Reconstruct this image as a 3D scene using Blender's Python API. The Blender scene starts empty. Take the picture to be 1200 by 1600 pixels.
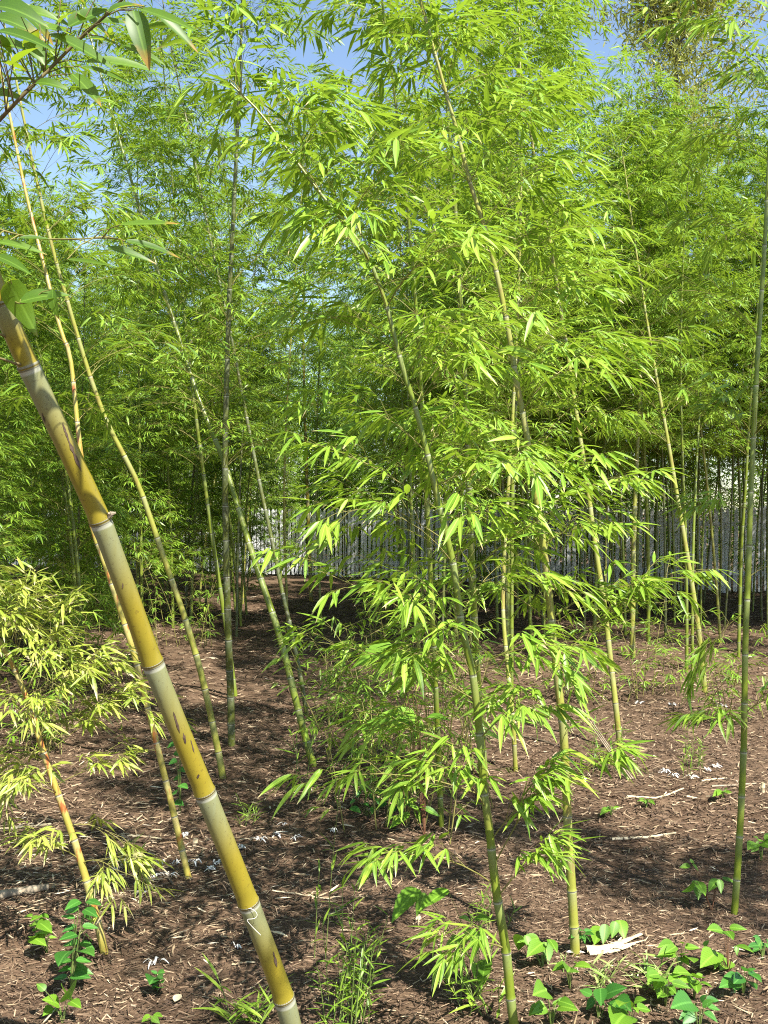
import bpy, math
import numpy as np
from mathutils import Matrix, Vector

# ------------------------------------------------------------------ camera, sky, sun, exposure
scene = bpy.context.scene
COL = scene.collection
F_PX, CX, CY, EYE = 1556.0, 600.0, 800.0, 1.60       # photo is 1200 x 1600, 35 mm lens held level at eye height
cam_data = bpy.data.cameras.new('camera')
cam_data.lens = 35.0; cam_data.sensor_width = 36.0; cam_data.sensor_fit = 'AUTO'
cam_data.clip_start = 0.05; cam_data.clip_end = 2000.0
cam = bpy.data.objects.new('camera', cam_data); COL.objects.link(cam)
cam.location = (0, 0, EYE); cam.rotation_euler = (math.radians(90), 0, 0)
scene.camera = cam

SUN_EL, SUN_AZ = math.radians(52), math.radians(146)   # azimuth clockwise from +Y: behind the camera, to its right
sun_dir = Vector((math.sin(SUN_AZ) * math.cos(SUN_EL), math.cos(SUN_AZ) * math.cos(SUN_EL), math.sin(SUN_EL)))
world = bpy.data.worlds.new('World'); scene.world = world; world.use_nodes = True
wn = world.node_tree
sky = wn.nodes.new('ShaderNodeTexSky'); sky.sky_type = 'NISHITA'; sky.sun_disc = False
sky.sun_elevation = SUN_EL; sky.sun_rotation = SUN_AZ
sky.air_density = 1.0; sky.dust_density = 0.5; sky.ozone_density = 0.35; sky.altitude = 50
bg = wn.nodes['Background']; bg.inputs['Strength'].default_value = 0.092
wn.links.new(sky.outputs[0], bg.inputs[0])
sun_data = bpy.data.lights.new('sun', 'SUN'); sun_data.energy = 5.0; sun_data.angle = math.radians(0.5)
sun_data.color = (1.0, 0.955, 0.87)
sun = bpy.data.objects.new('sun', sun_data); COL.objects.link(sun)
sun.rotation_euler = sun_dir.to_track_quat('Z', 'Y').to_euler(); sun.location = sun_dir * 40
scene.view_settings.view_transform = 'Standard'; scene.view_settings.look = 'None'
scene.view_settings.exposure = 1.5; scene.view_settings.gamma = 1.0
scene.view_settings.use_curve_mapping = False
scene.render.engine = 'CYCLES'
scene.cycles.max_bounces = 6; scene.cycles.diffuse_bounces = 3; scene.cycles.glossy_bounces = 2
scene.cycles.transmission_bounces = 4; scene.cycles.transparent_max_bounces = 4
scene.cycles.use_denoising = False
scene.cycles.pixel_filter_type = 'BLACKMAN_HARRIS'; scene.cycles.filter_width = 1.1
scene.cycles.sample_clamp_indirect = 6.0

R = np.random.default_rng(11)
UP = np.array((0.0, 0.0, 1.0))

def hz(x, y):
    """height of the ground"""
    return (0.030 * np.sin(x * 0.9 + 0.6) * np.cos(y * 0.7) + 0.018 * np.sin(x * 2.3 + y * 1.7) + 0.010 * np.sin(x * 5.1 - y * 4.3))

def W3(px, py, z):
    """a photo pixel at depth z metres in front of the camera"""
    return np.array(((px - CX) / F_PX * z, z, EYE - (py - CY) / F_PX * z))

def G3(px, py):
    """where a photo pixel meets the ground"""
    z = EYE * F_PX / (py - CY)
    for _ in range(4):
        x = (px - CX) / F_PX * z
        z = (EYE - hz(x, z)) * F_PX / (py - CY)
    x = (px - CX) / F_PX * z
    return np.array((x, z, float(hz(x, z))))

def nrm(v):
    return v / (np.linalg.norm(v) + 1e-12)

# ------------------------------------------------------------------ mesh building
class MB:
    def __init__(s):
        s.v, s.l, s.n, s.m, s.a, s.nv = [], [], [], [], [], 0
    def add(s, verts, polys, attr, mat=0):
        """polys: (k, 3 or 4) index array"""
        verts = np.asarray(verts, float).reshape(-1, 3)
        polys = np.asarray(polys, int)
        s.v.append(verts); s.a.append(np.asarray(attr, float).reshape(-1, 3))
        s.l.append((polys + s.nv).ravel()); s.n.append(np.full(len(polys), polys.shape[1])); s.m.append(np.full(len(polys), mat))
        s.nv += len(verts)
    def mesh(s, name, mats, smooth=False):
        me = bpy.data.meshes.new(name)
        v = np.concatenate(s.v); l = np.concatenate(s.l); n = np.concatenate(s.n); m = np.concatenate(s.m); a = np.concatenate(s.a)
        me.vertices.add(len(v)); me.vertices.foreach_set('co', v.astype(np.float32).ravel())
        me.loops.add(len(l)); me.loops.foreach_set('vertex_index', l.astype(np.int32))
        me.polygons.add(len(n))
        me.polygons.foreach_set('loop_start', np.concatenate(([0], np.cumsum(n)[:-1])).astype(np.int32))
        me.polygons.foreach_set('material_index', m.astype(np.int32))
        me.polygons.foreach_set('use_smooth', np.full(len(n), smooth))
        at = me.attributes.new('lc', 'FLOAT_VECTOR', 'POINT'); at.data.foreach_set('vector', a.astype(np.float32).ravel())
        for k in (mats if isinstance(mats, (list, tuple)) else [mats]):
            me.materials.append(k)
        me.update(calc_edges=True)
        return me

def ring_frames(pts):
    pts = np.asarray(pts, float)
    t = np.gradient(pts, axis=0); t /= np.linalg.norm(t, axis=1)[:, None] + 1e-12
    ref = np.array((0, 1.0, 0)) if abs(t[0][1]) < 0.8 else np.array((1.0, 0, 0))
    s = np.cross(t, ref); s /= np.linalg.norm(s, axis=1)[:, None] + 1e-12
    return t, s, np.cross(s, t)

def tube(mb, pts, rad, sides, attr=None, mat=0, cap=True):
    pts = np.asarray(pts, float); k = len(pts)
    rad = np.broadcast_to(np.asarray(rad, float), (k,))
    t, s, b = ring_frames(pts)
    ang = np.linspace(0, 2 * math.pi, sides, endpoint=False)
    ring = (np.cos(ang)[None, :, None] * s[:, None, :] + np.sin(ang)[None, :, None] * b[:, None, :]) * rad[:, None, None]
    v = (pts[:, None, :] + ring).reshape(-1, 3)
    i = np.arange(k - 1)[:, None] * sides; j = np.arange(sides)[None, :]; j2 = (j + 1) % sides
    q = np.stack((i + j, i + j2, i + sides + j2, i + sides + j), -1).reshape(-1, 4)
    if attr is None:
        attr = np.zeros((k, 3)); attr[:, 0] = np.linspace(0, 1, k)
    a = np.repeat(np.asarray(attr, float), sides, axis=0)
    a[:, 1] = np.tile(ang / (2 * math.pi), k)
    mb.add(v, q, a, mat)
    if cap and sides >= 4:
        for base, p, flip in ((0, pts[0], True), ((k - 1) * sides, pts[-1], False)):
            vv = np.vstack((v[base:base + sides], p)); jj = np.arange(sides)
            tri = np.stack((jj, (jj + 1) % sides, np.full(sides, sides)), -1)
            if flip: tri = tri[:, ::-1]
            mb.add(vv, tri, np.tile(attr[0 if flip else -1], (sides + 1, 1)), mat)

def tubes_batch(mb, items, sides, mat=0):
    """many thin uncapped tubes at once; items are (points, radii)"""
    by = {}
    for p, r in items: by.setdefault(len(p), []).append((p, r))
    for k, lst in by.items():
        P = np.array([q[0] for q in lst], float); Rr = np.array([q[1] for q in lst], float); n = len(lst)
        t = np.gradient(P, axis=1) if k > 2 else np.repeat(P[:, 1:] - P[:, :1], 2, axis=1)
        t /= np.linalg.norm(t, axis=2)[:, :, None] + 1e-12
        s_ = np.cross(t, np.array((.31, .22, .93))); s_ /= np.linalg.norm(s_, axis=2)[:, :, None] + 1e-9; b = np.cross(s_, t)
        ang = np.linspace(0, 2 * math.pi, sides, endpoint=False)
        v = P[:, :, None] + (np.cos(ang)[:, None] * s_[:, :, None] + np.sin(ang)[:, None] * b[:, :, None]) * Rr[:, :, None, None]
        i = np.arange(k - 1)[:, None] * sides; j = np.arange(sides)[None]; j2 = (j + 1) % sides
        q = np.stack((i + j, i + j2, i + sides + j2, i + sides + j), -1).reshape(-1, 4)
        q = (q[None] + (np.arange(n) * k * sides)[:, None, None]).reshape(-1, 4)
        mb.add(v.reshape(-1, 3), q, np.zeros((n * k * sides, 3)), mat)

def leaf_template(us, ws, fold):
    """a leaf blade with a midrib: three columns of vertices, pointed at the tip"""
    tu, tv, tw, quads, tris = [0.0], [0.0], [0.0], [], []
    for u, w in zip(us, ws):
        tu += [u, u, u]; tv += [-w, 0, w]; tw += [fold * w, 0, fold * w]
    tu.append(1.0); tv.append(0.0); tw.append(0.0)
    n = len(us); last = 3 * n + 1
    tris += [(0, 2, 1), (0, 3, 2)]
    for k in range(n - 1):
        a = 1 + 3 * k
        quads += [(a, a + 1, a + 4, a + 3), (a + 1, a + 2, a + 5, a + 4)]
    a = 1 + 3 * (n - 1)
    tris += [(a, a + 1, last), (a + 1, a + 2, last)]
    return np.array(tu), np.array(tv), np.array(tw), quads, tris

T_FINE = leaf_template([.05, .16, .32, .5, .68, .84, .94], [.42, .82, 1, .95, .72, .4, .16], .17)
T_SEMI = leaf_template([.16, .48, .80], [.82, 1, .46], .16)
T_FAR = (np.array([0, .42, .42, 1.0]), np.array([0, -1, 1, 0.0]), np.array([0, .1, .1, 0.0]), [(0, 2, 3, 1)], [])
_ou = np.array([.03, .08, .13, .19, .25, .32, .38, .45, .51, .58, .64, .71, .77, .84, .90, .95])
T_OVATE = leaf_template(list(_ou), [float(np.interp(q, [0, .04, .12, .28, .45, .62, .8, 1], [.2, .46, .82, 1, .95, .74, .42, 0]) * (1 + (.055 if k % 2 else -.05))) for k, q in enumerate(_ou)], .13)
_tu = np.array([0, .3, .3, .68, .68, 1.0]); _tv = np.array([0, -1, 1, -.72, .72, 0.0]); _tw = np.array([0, .12, .12, .1, .1, 0])
T_MID = (_tu, _tv, _tw, [(1, 2, 4, 3)], [(0, 2, 1), (3, 4, 5)])

def add_leaves(mb, P, D, N, L, W, droop, var, tpl, mat=0):
    tu, tv, tw, quads, tris = tpl
    P, D, N = (np.asarray(q, float).reshape(-1, 3) for q in (P, D, N)); n = len(P)
    if n == 0: return
    L = np.broadcast_to(L, n).astype(float); W = np.broadcast_to(W, n).astype(float); droop = np.broadcast_to(droop, n).astype(float)
    D = D / np.linalg.norm(D, axis=1)[:, None]
    S = np.cross(N, D); S /= np.linalg.norm(S, axis=1)[:, None] + 1e-9
    N = np.cross(D, S)
    v = (P[:, None] + D[:, None] * (tu[None, :, None] * L[:, None, None]) + S[:, None] * (tv[None, :, None] * W[:, None, None] * .5)
         + N[:, None] * (tw[None, :, None] * W[:, None, None]) - UP[None, None] * (droop[:, None] * L[:, None] * tu[None, :] ** 2)[:, :, None])
    k = len(tu)
    a = np.zeros((n, k, 3)); a[:, :, 0] = tu; a[:, :, 1] = tv; a[:, :, 2] = np.asarray(var, float).reshape(-1, 1)
    base = (np.arange(n) * k)[:, None, None]
    nv = mb.nv
    mb.add(v.reshape(-1, 3), (base + np.array(quads)[None]).reshape(-1, 4), a.reshape(-1, 3), mat)
    if not tris: return
    t = (base + np.array(tris)[None]).reshape(-1, 3) + nv
    mb.l.append(t.ravel()); mb.n.append(np.full(len(t), 3)); mb.m.append(np.full(len(t), mat))

def link(name, me, parent=None, matrix=None):
    o = bpy.data.objects.new(name, me); COL.objects.link(o)
    if parent is not None: o.parent = parent
    if matrix is not None: o.matrix_basis = matrix
    return o

def tag(o, label=None, cat=None, group=None, kind=None):
    if label: o['label'] = label
    if cat: o['category'] = cat
    if group: o['group'] = group
    if kind: o['kind'] = kind
    return o

def empty(name, loc):
    o = bpy.data.objects.new(name, None); COL.objects.link(o); o.location = Vector(loc); o.empty_display_size = .1
    return o

# ------------------------------------------------------------------ materials
def new_mat(name):
    m = bpy.data.materials.new(name); m.use_nodes = True
    nt = m.node_tree; nt.nodes.clear()
    out = nt.nodes.new('ShaderNodeOutputMaterial')
    return m, nt, out

class NG:
    """short hand for building node graphs"""
    def __init__(s, nt): s.nt = nt
    def node(s, kind, **kw):
        n = s.nt.nodes.new(kind)
        for k, v in kw.items(): setattr(n, k, v)
        return n
    def put(s, sock, v):
        if isinstance(v, bpy.types.NodeSocket): s.nt.links.new(v, sock)
        elif isinstance(v, (tuple, list)) and len(v) == 3 and sock.type == 'RGBA': sock.default_value = (*v, 1)
        else: sock.default_value = v
    def math(s, op, a, b=None, c=None, clamp=False):
        n = s.node('ShaderNodeMath', operation=op, use_clamp=clamp)
        for k, v in enumerate((a, b, c)):
            if v is not None: s.put(n.inputs[k], v)
        return n.outputs[0]
    def mix(s, f, a, b, blend='MIX'):
        n = s.node('ShaderNodeMix', data_type='RGBA', blend_type=blend)
        s.put(n.inputs[0], f); s.put(n.inputs[6], a); s.put(n.inputs[7], b)
        return n.outputs[2]
    def ramp(s, f, stops, interp='LINEAR'):
        n = s.node('ShaderNodeValToRGB'); cr = n.color_ramp; cr.interpolation = interp
        while len(cr.elements) < len(stops): cr.elements.new(.5)
        for e, (p, c) in zip(cr.elements, stops):
            e.position = p; e.color = (*c, 1) if len(c) == 3 else c
        s.put(n.inputs[0], f)
        return n.outputs[0]
    def smooth(s, x, lo, hi):
        n = s.node('ShaderNodeMapRange', interpolation_type='SMOOTHSTEP')
        s.put(n.inputs[0], x); n.inputs[1].default_value = lo; n.inputs[2].default_value = hi
        return n.outputs[0]
    def noise(s, vec, scale, detail=3, rough=.55):
        n = s.node('ShaderNodeTexNoise'); n.inputs['Scale'].default_value = scale; n.inputs['Detail'].default_value = detail
        n.inputs['Roughness'].default_value = rough
        if vec is not None: s.put(n.inputs['Vector'], vec)
        return n.outputs[0]
    def attr(s, name='lc'):
        a = s.node('ShaderNodeAttribute', attribute_name=name); x = s.node('ShaderNodeSeparateXYZ')
        s.nt.links.new(a.outputs['Vector'], x.inputs[0])
        return x.outputs

def leaf_material(name, cols, trans, tip=(0.42, 0.30, 0.14), tip_share=.35, tmix=.27, rough=.42, side_veins=False, dry_patch=0.0):
    m, nt, out = new_mat(name); g = NG(nt)
    u, v, var = g.attr()
    oi = g.node('ShaderNodeObjectInfo')
    r = g.math('FRACT', g.math('ADD', var, g.math('MULTIPLY', oi.outputs['Random'], 7.31)))
    co = g.node('ShaderNodeTexCoord')
    mott = g.noise(co.outputs['Object'], 9.0, 2)
    rr = g.math('ADD', g.math('MULTIPLY', r, .85), g.math('MULTIPLY', g.math('SUBTRACT', mott, .5), .35), clamp=True)
    n = len(cols)
    base = g.ramp(rr, [(k / (n - 1), c) for k, c in enumerate(cols)])
    av = g.math('ABSOLUTE', v)
    rib = g.math('SUBTRACT', 1.0, g.smooth(av, .03, .14))
    base = g.mix(g.math('MULTIPLY', rib, .45), base, tuple(min(1, q * 1.7 + .02) for q in cols[-1]))
    if side_veins:
        w = g.math('SINE', g.math('MULTIPLY', g.math('SUBTRACT', u, g.math('MULTIPLY', av, .22)), 62.0))
        base = g.mix(g.math('MULTIPLY', g.smooth(w, .55, 1.0), .30), base, tuple(q * .55 for q in cols[0]))
    else:
        w = g.math('SINE', g.math('MULTIPLY', v, 26.0))
        base = g.mix(g.math('MULTIPLY', g.smooth(w, .2, 1.0), .14), base, tuple(q * .5 for q in cols[0]))
    # dried tips and edges on a share of the leaves
    pick = g.math('FRACT', g.math('MULTIPLY', r, 17.7))
    start = g.math('SUBTRACT', 1.0, g.math('MULTIPLY', g.math('MAXIMUM', g.math('SUBTRACT', tip_share, pick), 0.0), .55))
    dry = g.math('DIVIDE', g.math('SUBTRACT', g.math('ADD', u, g.math('MULTIPLY', g.math('SUBTRACT', mott, .5), .25)), start), .16, clamp=True)
    tipf = g.math('MULTIPLY', dry, .9)
    base = g.mix(tipf, base, tip)
    if dry_patch:
        pn = g.noise(co.outputs['Object'], 23.0, 3)
        base = g.mix(g.math('MULTIPLY', g.smooth(pn, .56, .68), dry_patch), base, tip)
    p = g.node('ShaderNodeBsdfPrincipled')
    g.put(p.inputs['Base Color'], base); p.inputs['Roughness'].default_value = rough
    p.inputs['Specular IOR Level'].default_value = .42
    t = g.node('ShaderNodeBsdfTranslucent')
    tc = g.mix(r, trans, tuple(q * 1.25 for q in trans))
    g.put(t.inputs[0], g.mix(tipf, tc, tip))
    ms = g.node('ShaderNodeMixShader'); ms.inputs[0].default_value = tmix
    nt.links.new(p.outputs[0], ms.inputs[1]); nt.links.new(t.outputs[0], ms.inputs[2])
    nt.links.new(ms.outputs[0], out.inputs[0])
    return m

def culm_material(name, low, high, spot, spot_amt, wax=(0.30, 0.33, 0.22), wax_amt=.6, lichen=0.0):
    m, nt, out = new_mat(name); g = NG(nt)
    f, a, h = g.attr()
    co = g.node('ShaderNodeTexCoord')
    mp = g.node('ShaderNodeMapping'); mp.inputs['Scale'].default_value = (60, 60, 5)
    nt.links.new(co.outputs['Object'], mp.inputs[0])
    streak = g.noise(mp.outputs[0], 1.0, 4)
    blot = g.noise(co.outputs['Object'], 11.0, 4)
    fine = g.noise(co.outputs['Object'], 160.0, 2)
    base = g.mix(g.math('ADD', g.math('MULTIPLY', streak, .7), g.math('MULTIPLY', g.math('SUBTRACT', blot, .3), .7), clamp=True), low, high)
    waxf = g.math('MULTIPLY', g.math('MULTIPLY', g.smooth(f, .35, .97), wax_amt), g.math('ADD', .55, g.math('MULTIPLY', streak, .8)), clamp=True)
    base = g.mix(waxf, base, wax)
    sp = g.math('MULTIPLY', g.smooth(g.math('MULTIPLY', g.math('ADD', blot, streak), .5), .52, .60), spot_amt)
    base = g.mix(sp, base, spot)
    base = g.mix(g.math('MULTIPLY', g.smooth(fine, .62, .70), .35), base, tuple(q * .45 for q in spot))
    mark = g.math('ADD', g.math('LESS_THAN', f, .012), g.math('GREATER_THAN', f, .990), clamp=True)
    base = g.mix(g.math('MULTIPLY', mark, .7), base, (0.06, 0.045, 0.025))
    ring = g.math('MULTIPLY', g.smooth(f, .955, .97), g.math('LESS_THAN', f, .990))
    base = g.mix(g.math('MULTIPLY', ring, .55), base, (0.42, 0.42, 0.36))
    if lichen:
        ln = g.noise(co.outputs['Object'], 45.0, 4)
        base = g.mix(g.math('MULTIPLY', g.smooth(ln, .55, .64), lichen), base, (0.30, 0.30, 0.25))
    p = g.node('ShaderNodeBsdfPrincipled'); g.put(p.inputs['Base Color'], base)
    g.put(p.inputs['Roughness'], g.math('ADD', .30, g.math('MULTIPLY', waxf, .35)))
    p.inputs['Specular IOR Level'].default_value = .4
    bp = g.node('ShaderNodeBump'); bp.inputs['Strength'].default_value = .10; bp.inputs['Distance'].default_value = .004
    nt.links.new(streak, bp.inputs['Height']); nt.links.new(bp.outputs[0], p.inputs['Normal'])
    nt.links.new(p.outputs[0], out.inputs[0])
    return m

def plain(name, c1, c2, scale=30, rough=.8, stretch=None, bump=.2):
    m, nt, out = new_mat(name); g = NG(nt)
    co = g.node('ShaderNodeTexCoord'); vec = co.outputs['Object']
    if stretch:
        mp = g.node('ShaderNodeMapping'); mp.inputs['Scale'].default_value = stretch
        nt.links.new(vec, mp.inputs[0]); vec = mp.outputs[0]
    n = g.noise(vec, scale, 5)
    oi = g.node('ShaderNodeObjectInfo')
    f = g.math('ADD', g.smooth(n, .3, .7), g.math('MULTIPLY', g.math('SUBTRACT', oi.outputs['Random'], .5), .5), clamp=True)
    p = g.node('ShaderNodeBsdfPrincipled'); g.put(p.inputs['Base Color'], g.mix(f, c1, c2))
    p.inputs['Roughness'].default_value = rough; p.inputs['Specular IOR Level'].default_value = .25
    b = g.node('ShaderNodeBump'); b.inputs['Strength'].default_value = bump; b.inputs['Distance'].default_value = .005
    nt.links.new(n, b.inputs['Height']); nt.links.new(b.outputs[0], p.inputs['Normal'])
    nt.links.new(p.outputs[0], out.inputs[0])
    return m

def chip_material(name, stops, rough=.85, spec=.25):
    m, nt, out = new_mat(name); g = NG(nt)
    u, v, var = g.attr()
    p = g.node('ShaderNodeBsdfPrincipled'); g.put(p.inputs['Base Color'], g.ramp(var, stops))
    p.inputs['Roughness'].default_value = rough; p.inputs['Specular IOR Level'].default_value = spec
    nt.links.new(p.outputs[0], out.inputs[0])
    return m

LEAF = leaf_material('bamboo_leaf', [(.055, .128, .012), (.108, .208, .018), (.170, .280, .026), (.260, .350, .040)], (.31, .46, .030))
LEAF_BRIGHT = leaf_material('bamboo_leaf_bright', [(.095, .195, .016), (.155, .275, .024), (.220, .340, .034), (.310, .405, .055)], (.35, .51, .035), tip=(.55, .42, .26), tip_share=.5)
LEAF_YELLOW = leaf_material('bamboo_leaf_yellowed', [(.14, .21, .020), (.22, .29, .030), (.30, .35, .050), (.38, .37, .10)], (.36, .42, .05), tip=(.50, .40, .26), tip_share=.75, dry_patch=.5)
LEAF_NEAR_SHADED = leaf_material('bamboo_leaf_tipped_shaded', [(.040, .100, .008), (.068, .145, .010), (.105, .195, .014)], (.30, .42, .018), tip=(.34, .20, .035), tip_share=.65, tmix=.38, rough=.46)  # dried tips are real; the dark base colour holds the leaves' partial shade
LEAF_OLIVE = leaf_material('olive_leaf', [(.15, .18, .03), (.23, .25, .05), (.32, .31, .09)], (.32, .34, .06), tip_share=.2)
WEED = leaf_material('broad_leaf', [(.075, .18, .014), (.115, .24, .018), (.165, .30, .024)], (.22, .42, .024), tip_share=.08, side_veins=True, rough=.5)
WEED_DARK = leaf_material('broad_leaf_deep', [(.035, .135, .020), (.055, .18, .025), (.08, .22, .03)], (.10, .32, .03), tip_share=.05, side_veins=True, rough=.45)
VARIEGATED = leaf_material('variegated_leaf', [(.12, .24, .03), (.26, .34, .08), (.42, .45, .22)], (.30, .42, .08), tip=(.6, .5, .34), tip_share=.8)
CULM_YELLOW = culm_material('culm_yellow', (.155, .135, .014), (.255, .195, .020), (.10, .045, .028), .0, wax=(.17, .19, .105), wax_amt=.85)
CULM_GREEN = culm_material('culm_green', (.105, .150, .014), (.180, .220, .024), (.14, .11, .04), .30, wax_amt=.22)
CULM_LIGHT = culm_material('culm_straw_green', (.185, .205, .030), (.285, .275, .055), (.18, .10, .04), .45, wax=(.27, .28, .16), wax_amt=.45)
CULM_ORANGE = culm_material('culm_orange_streaked', (.25, .215, .035), (.34, .29, .065), (.30, .085, .022), .95, wax=(.45, .40, .22), wax_amt=.4)
CULM_DULL_SHADED = culm_material('culm_dull_shaded', (.060, .078, .014), (.105, .115, .024), (.07, .055, .025), .4, wax=(.11, .13, .08), lichen=.3)  # dull lichened culm, its colour darkened further to carry the crown's shade
TWIG = plain('twig', (.14, .14, .032), (.22, .19, .06), 40, .6)
TWIG_DULL = plain('twig_brown', (.09, .07, .03), (.16, .13, .05), 40, .7)
SCAR = plain('culm_scar', (.045, .028, .022), (.105, .070, .045), 90, .6)
NODE = plain('node_ring', (.13, .125, .075), (.25, .24, .17), 60, .7)
STRAW = plain('dry_cane', (.42, .34, .20), (.62, .53, .36), 22, .75, (1, 1, 1))
STRAW_GREY = plain('dry_cane_grey', (.20, .16, .11), (.38, .31, .22), 24, .85)
PAPER = plain('papery_white', (.50, .47, .42), (.78, .76, .72), 30, .8)
BARK = plain('bark', (.07, .055, .035), (.14, .11, .075), 14, .9, (1, 1, .2), .5)
PICKET = plain('white_paint', (.66, .68, .70), (.84, .85, .86), 5, .6, (1, 1, .15))
STEM = plain('weed_stem', (.10, .16, .03), (.17, .20, .06), 40, .6)
STEM_RED = plain('weed_stem_red', (.10, .045, .025), (.16, .08, .04), 40, .6)

# ------------------------------------------------------------------ ground
def ground_material():
    m, nt, out = new_mat('mulch_ground'); g = NG(nt)
    co = g.node('ShaderNodeTexCoord'); o = co.outputs['Object']
    big = g.noise(o, .55, 4); mid = g.noise(o, 5.0, 5, .65); fine = g.noise(o, 70.0, 4, .7)
    mp = g.node('ShaderNodeMapping'); mp.inputs['Scale'].default_value = (40, 130, 40); mp.inputs['Rotation'].default_value = (0, 0, .5)
    nt.links.new(o, mp.inputs[0]); fib = g.noise(mp.outputs[0], 1.0, 3, .6)
    base = g.ramp(g.math('ADD', g.math('MULTIPLY', mid, .55), g.math('MULTIPLY', fine, .45)),
                  [(.30, (.026, .016, .010)), (.45, (.076, .047, .029)), (.58, (.138, .089, .056)), (.76, (.25, .175, .112))])
    base = g.mix(g.math('MULTIPLY', g.smooth(fib, .56, .70), .55), base, (.24, .18, .11))
    base = g.mix(g.math('MULTIPLY', g.smooth(big, .5, .7), .35), base, (.15, .105, .065))
    p = g.node('ShaderNodeBsdfPrincipled'); g.put(p.inputs['Base Color'], base)
    p.inputs['Roughness'].default_value = .95; p.inputs['Specular IOR Level'].default_value = .12
    b = g.node('ShaderNodeBump'); b.inputs['Strength'].default_value = .8; b.inputs['Distance'].default_value = .03
    hgt = g.math('ADD', g.math('MULTIPLY', mid, .6), g.math('ADD', g.math('MULTIPLY', fine, .3), g.math('MULTIPLY', fib, .2)))
    nt.links.new(hgt, b.inputs['Height']); nt.links.new(b.outputs[0], p.inputs['Normal'])
    nt.links.new(p.outputs[0], out.inputs[0])
    return m

def build_ground():
    xs = np.concatenate((np.linspace(-500, -16, 14), np.linspace(-15, 15, 201), np.linspace(16, 500, 14)))
    ys = np.concatenate((np.linspace(-200, -4, 10), np.linspace(-3, 32, 241), np.linspace(33, 900, 18)))
    X, Y = np.meshgrid(xs, ys)
    near = np.clip(1 - np.maximum(np.abs(X) - 14, 0) / 3, 0, 1) * np.clip(1 - np.maximum(Y - 31, 0) / 3, 0, 1) * np.clip(1 - np.maximum(-3 - Y, 0) / 2, 0, 1)
    Z = hz(X, Y) * near
    v = np.stack((X, Y, Z), -1).reshape(-1, 3); nx = len(xs)
    i = np.arange(len(ys) - 1)[:, None] * nx; j = np.arange(nx - 1)[None]
    q = np.stack((i + j, i + j + 1, i + nx + j + 1, i + nx + j), -1).reshape(-1, 4)
    mb = MB(); mb.add(v, q, np.zeros((len(v), 3)))
    o = link('ground', mb.mesh('ground', ground_material(), True)); o['kind'] = 'structure'
build_ground()

def scatter(n, z0, z1, extra=.6, power=1.0):
    z = z0 + (z1 - z0) * R.random(n) ** power
    x = (R.random(n) * 2 - 1) * (.386 * z + extra)
    return x, z

def build_mulch():
    mb = MB()
    for n, z0, z1, ll, ww in ((46000, 2.3, 4.6, (.010, .040), (.0022, .0055)), (42000, 4.6, 8.5, (.016, .055), (.004, .009)), (30000, 8.5, 20, (.03, .09), (.008, .016))):
        x, y = scatter(n, z0, z1)
        L = R.uniform(*ll, n) * R.uniform(.7, 1.3, n); Wd = R.uniform(*ww, n)
        az = R.normal(.2, .9, n); tilt = R.normal(0, .22, n); roll = R.normal(0, .45, n)
        D = np.stack((np.cos(az) * np.cos(tilt), np.sin(az) * np.cos(tilt), np.sin(tilt)), -1)
        S = np.cross(np.tile(UP, (n, 1)), D); S /= np.linalg.norm(S, axis=1)[:, None]
        S = S * np.cos(roll)[:, None] + np.cross(D, S) * np.sin(roll)[:, None]
        P = np.stack((x, y, hz(x, y) + .003 + R.random(n) * .006 + np.abs(np.sin(tilt)) * L * .5), -1)
        v = np.stack((P - D * L[:, None] / 2 - S * Wd[:, None] / 2, P + D * L[:, None] / 2 - S * Wd[:, None] * .3,
                      P + D * L[:, None] / 2 + S * Wd[:, None] * .3, P - D * L[:, None] / 2 + S * Wd[:, None] / 2), 1)
        var = np.clip(R.beta(1.5, 2.6, n), 0, 1)
        a = np.zeros((n, 4, 3)); a[:, :, 2] = var[:, None]
        mb.add(v.reshape(-1, 3), np.arange(n * 4).reshape(-1, 4), a.reshape(-1, 3))
    mat = chip_material('mulch_chip', [(0, (.020, .013, .009)), (.28, (.090, .056, .035)), (.56, (.205, .140, .088)), (.82, (.39, .295, .185)), (1, (.58, .49, .34))])
    o = link('mulch', mb.mesh('mulch', mat))
    tag(o, 'loose brown bark mulch of fine shredded chips covering the ground', 'mulch', kind='stuff')
build_mulch()

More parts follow.
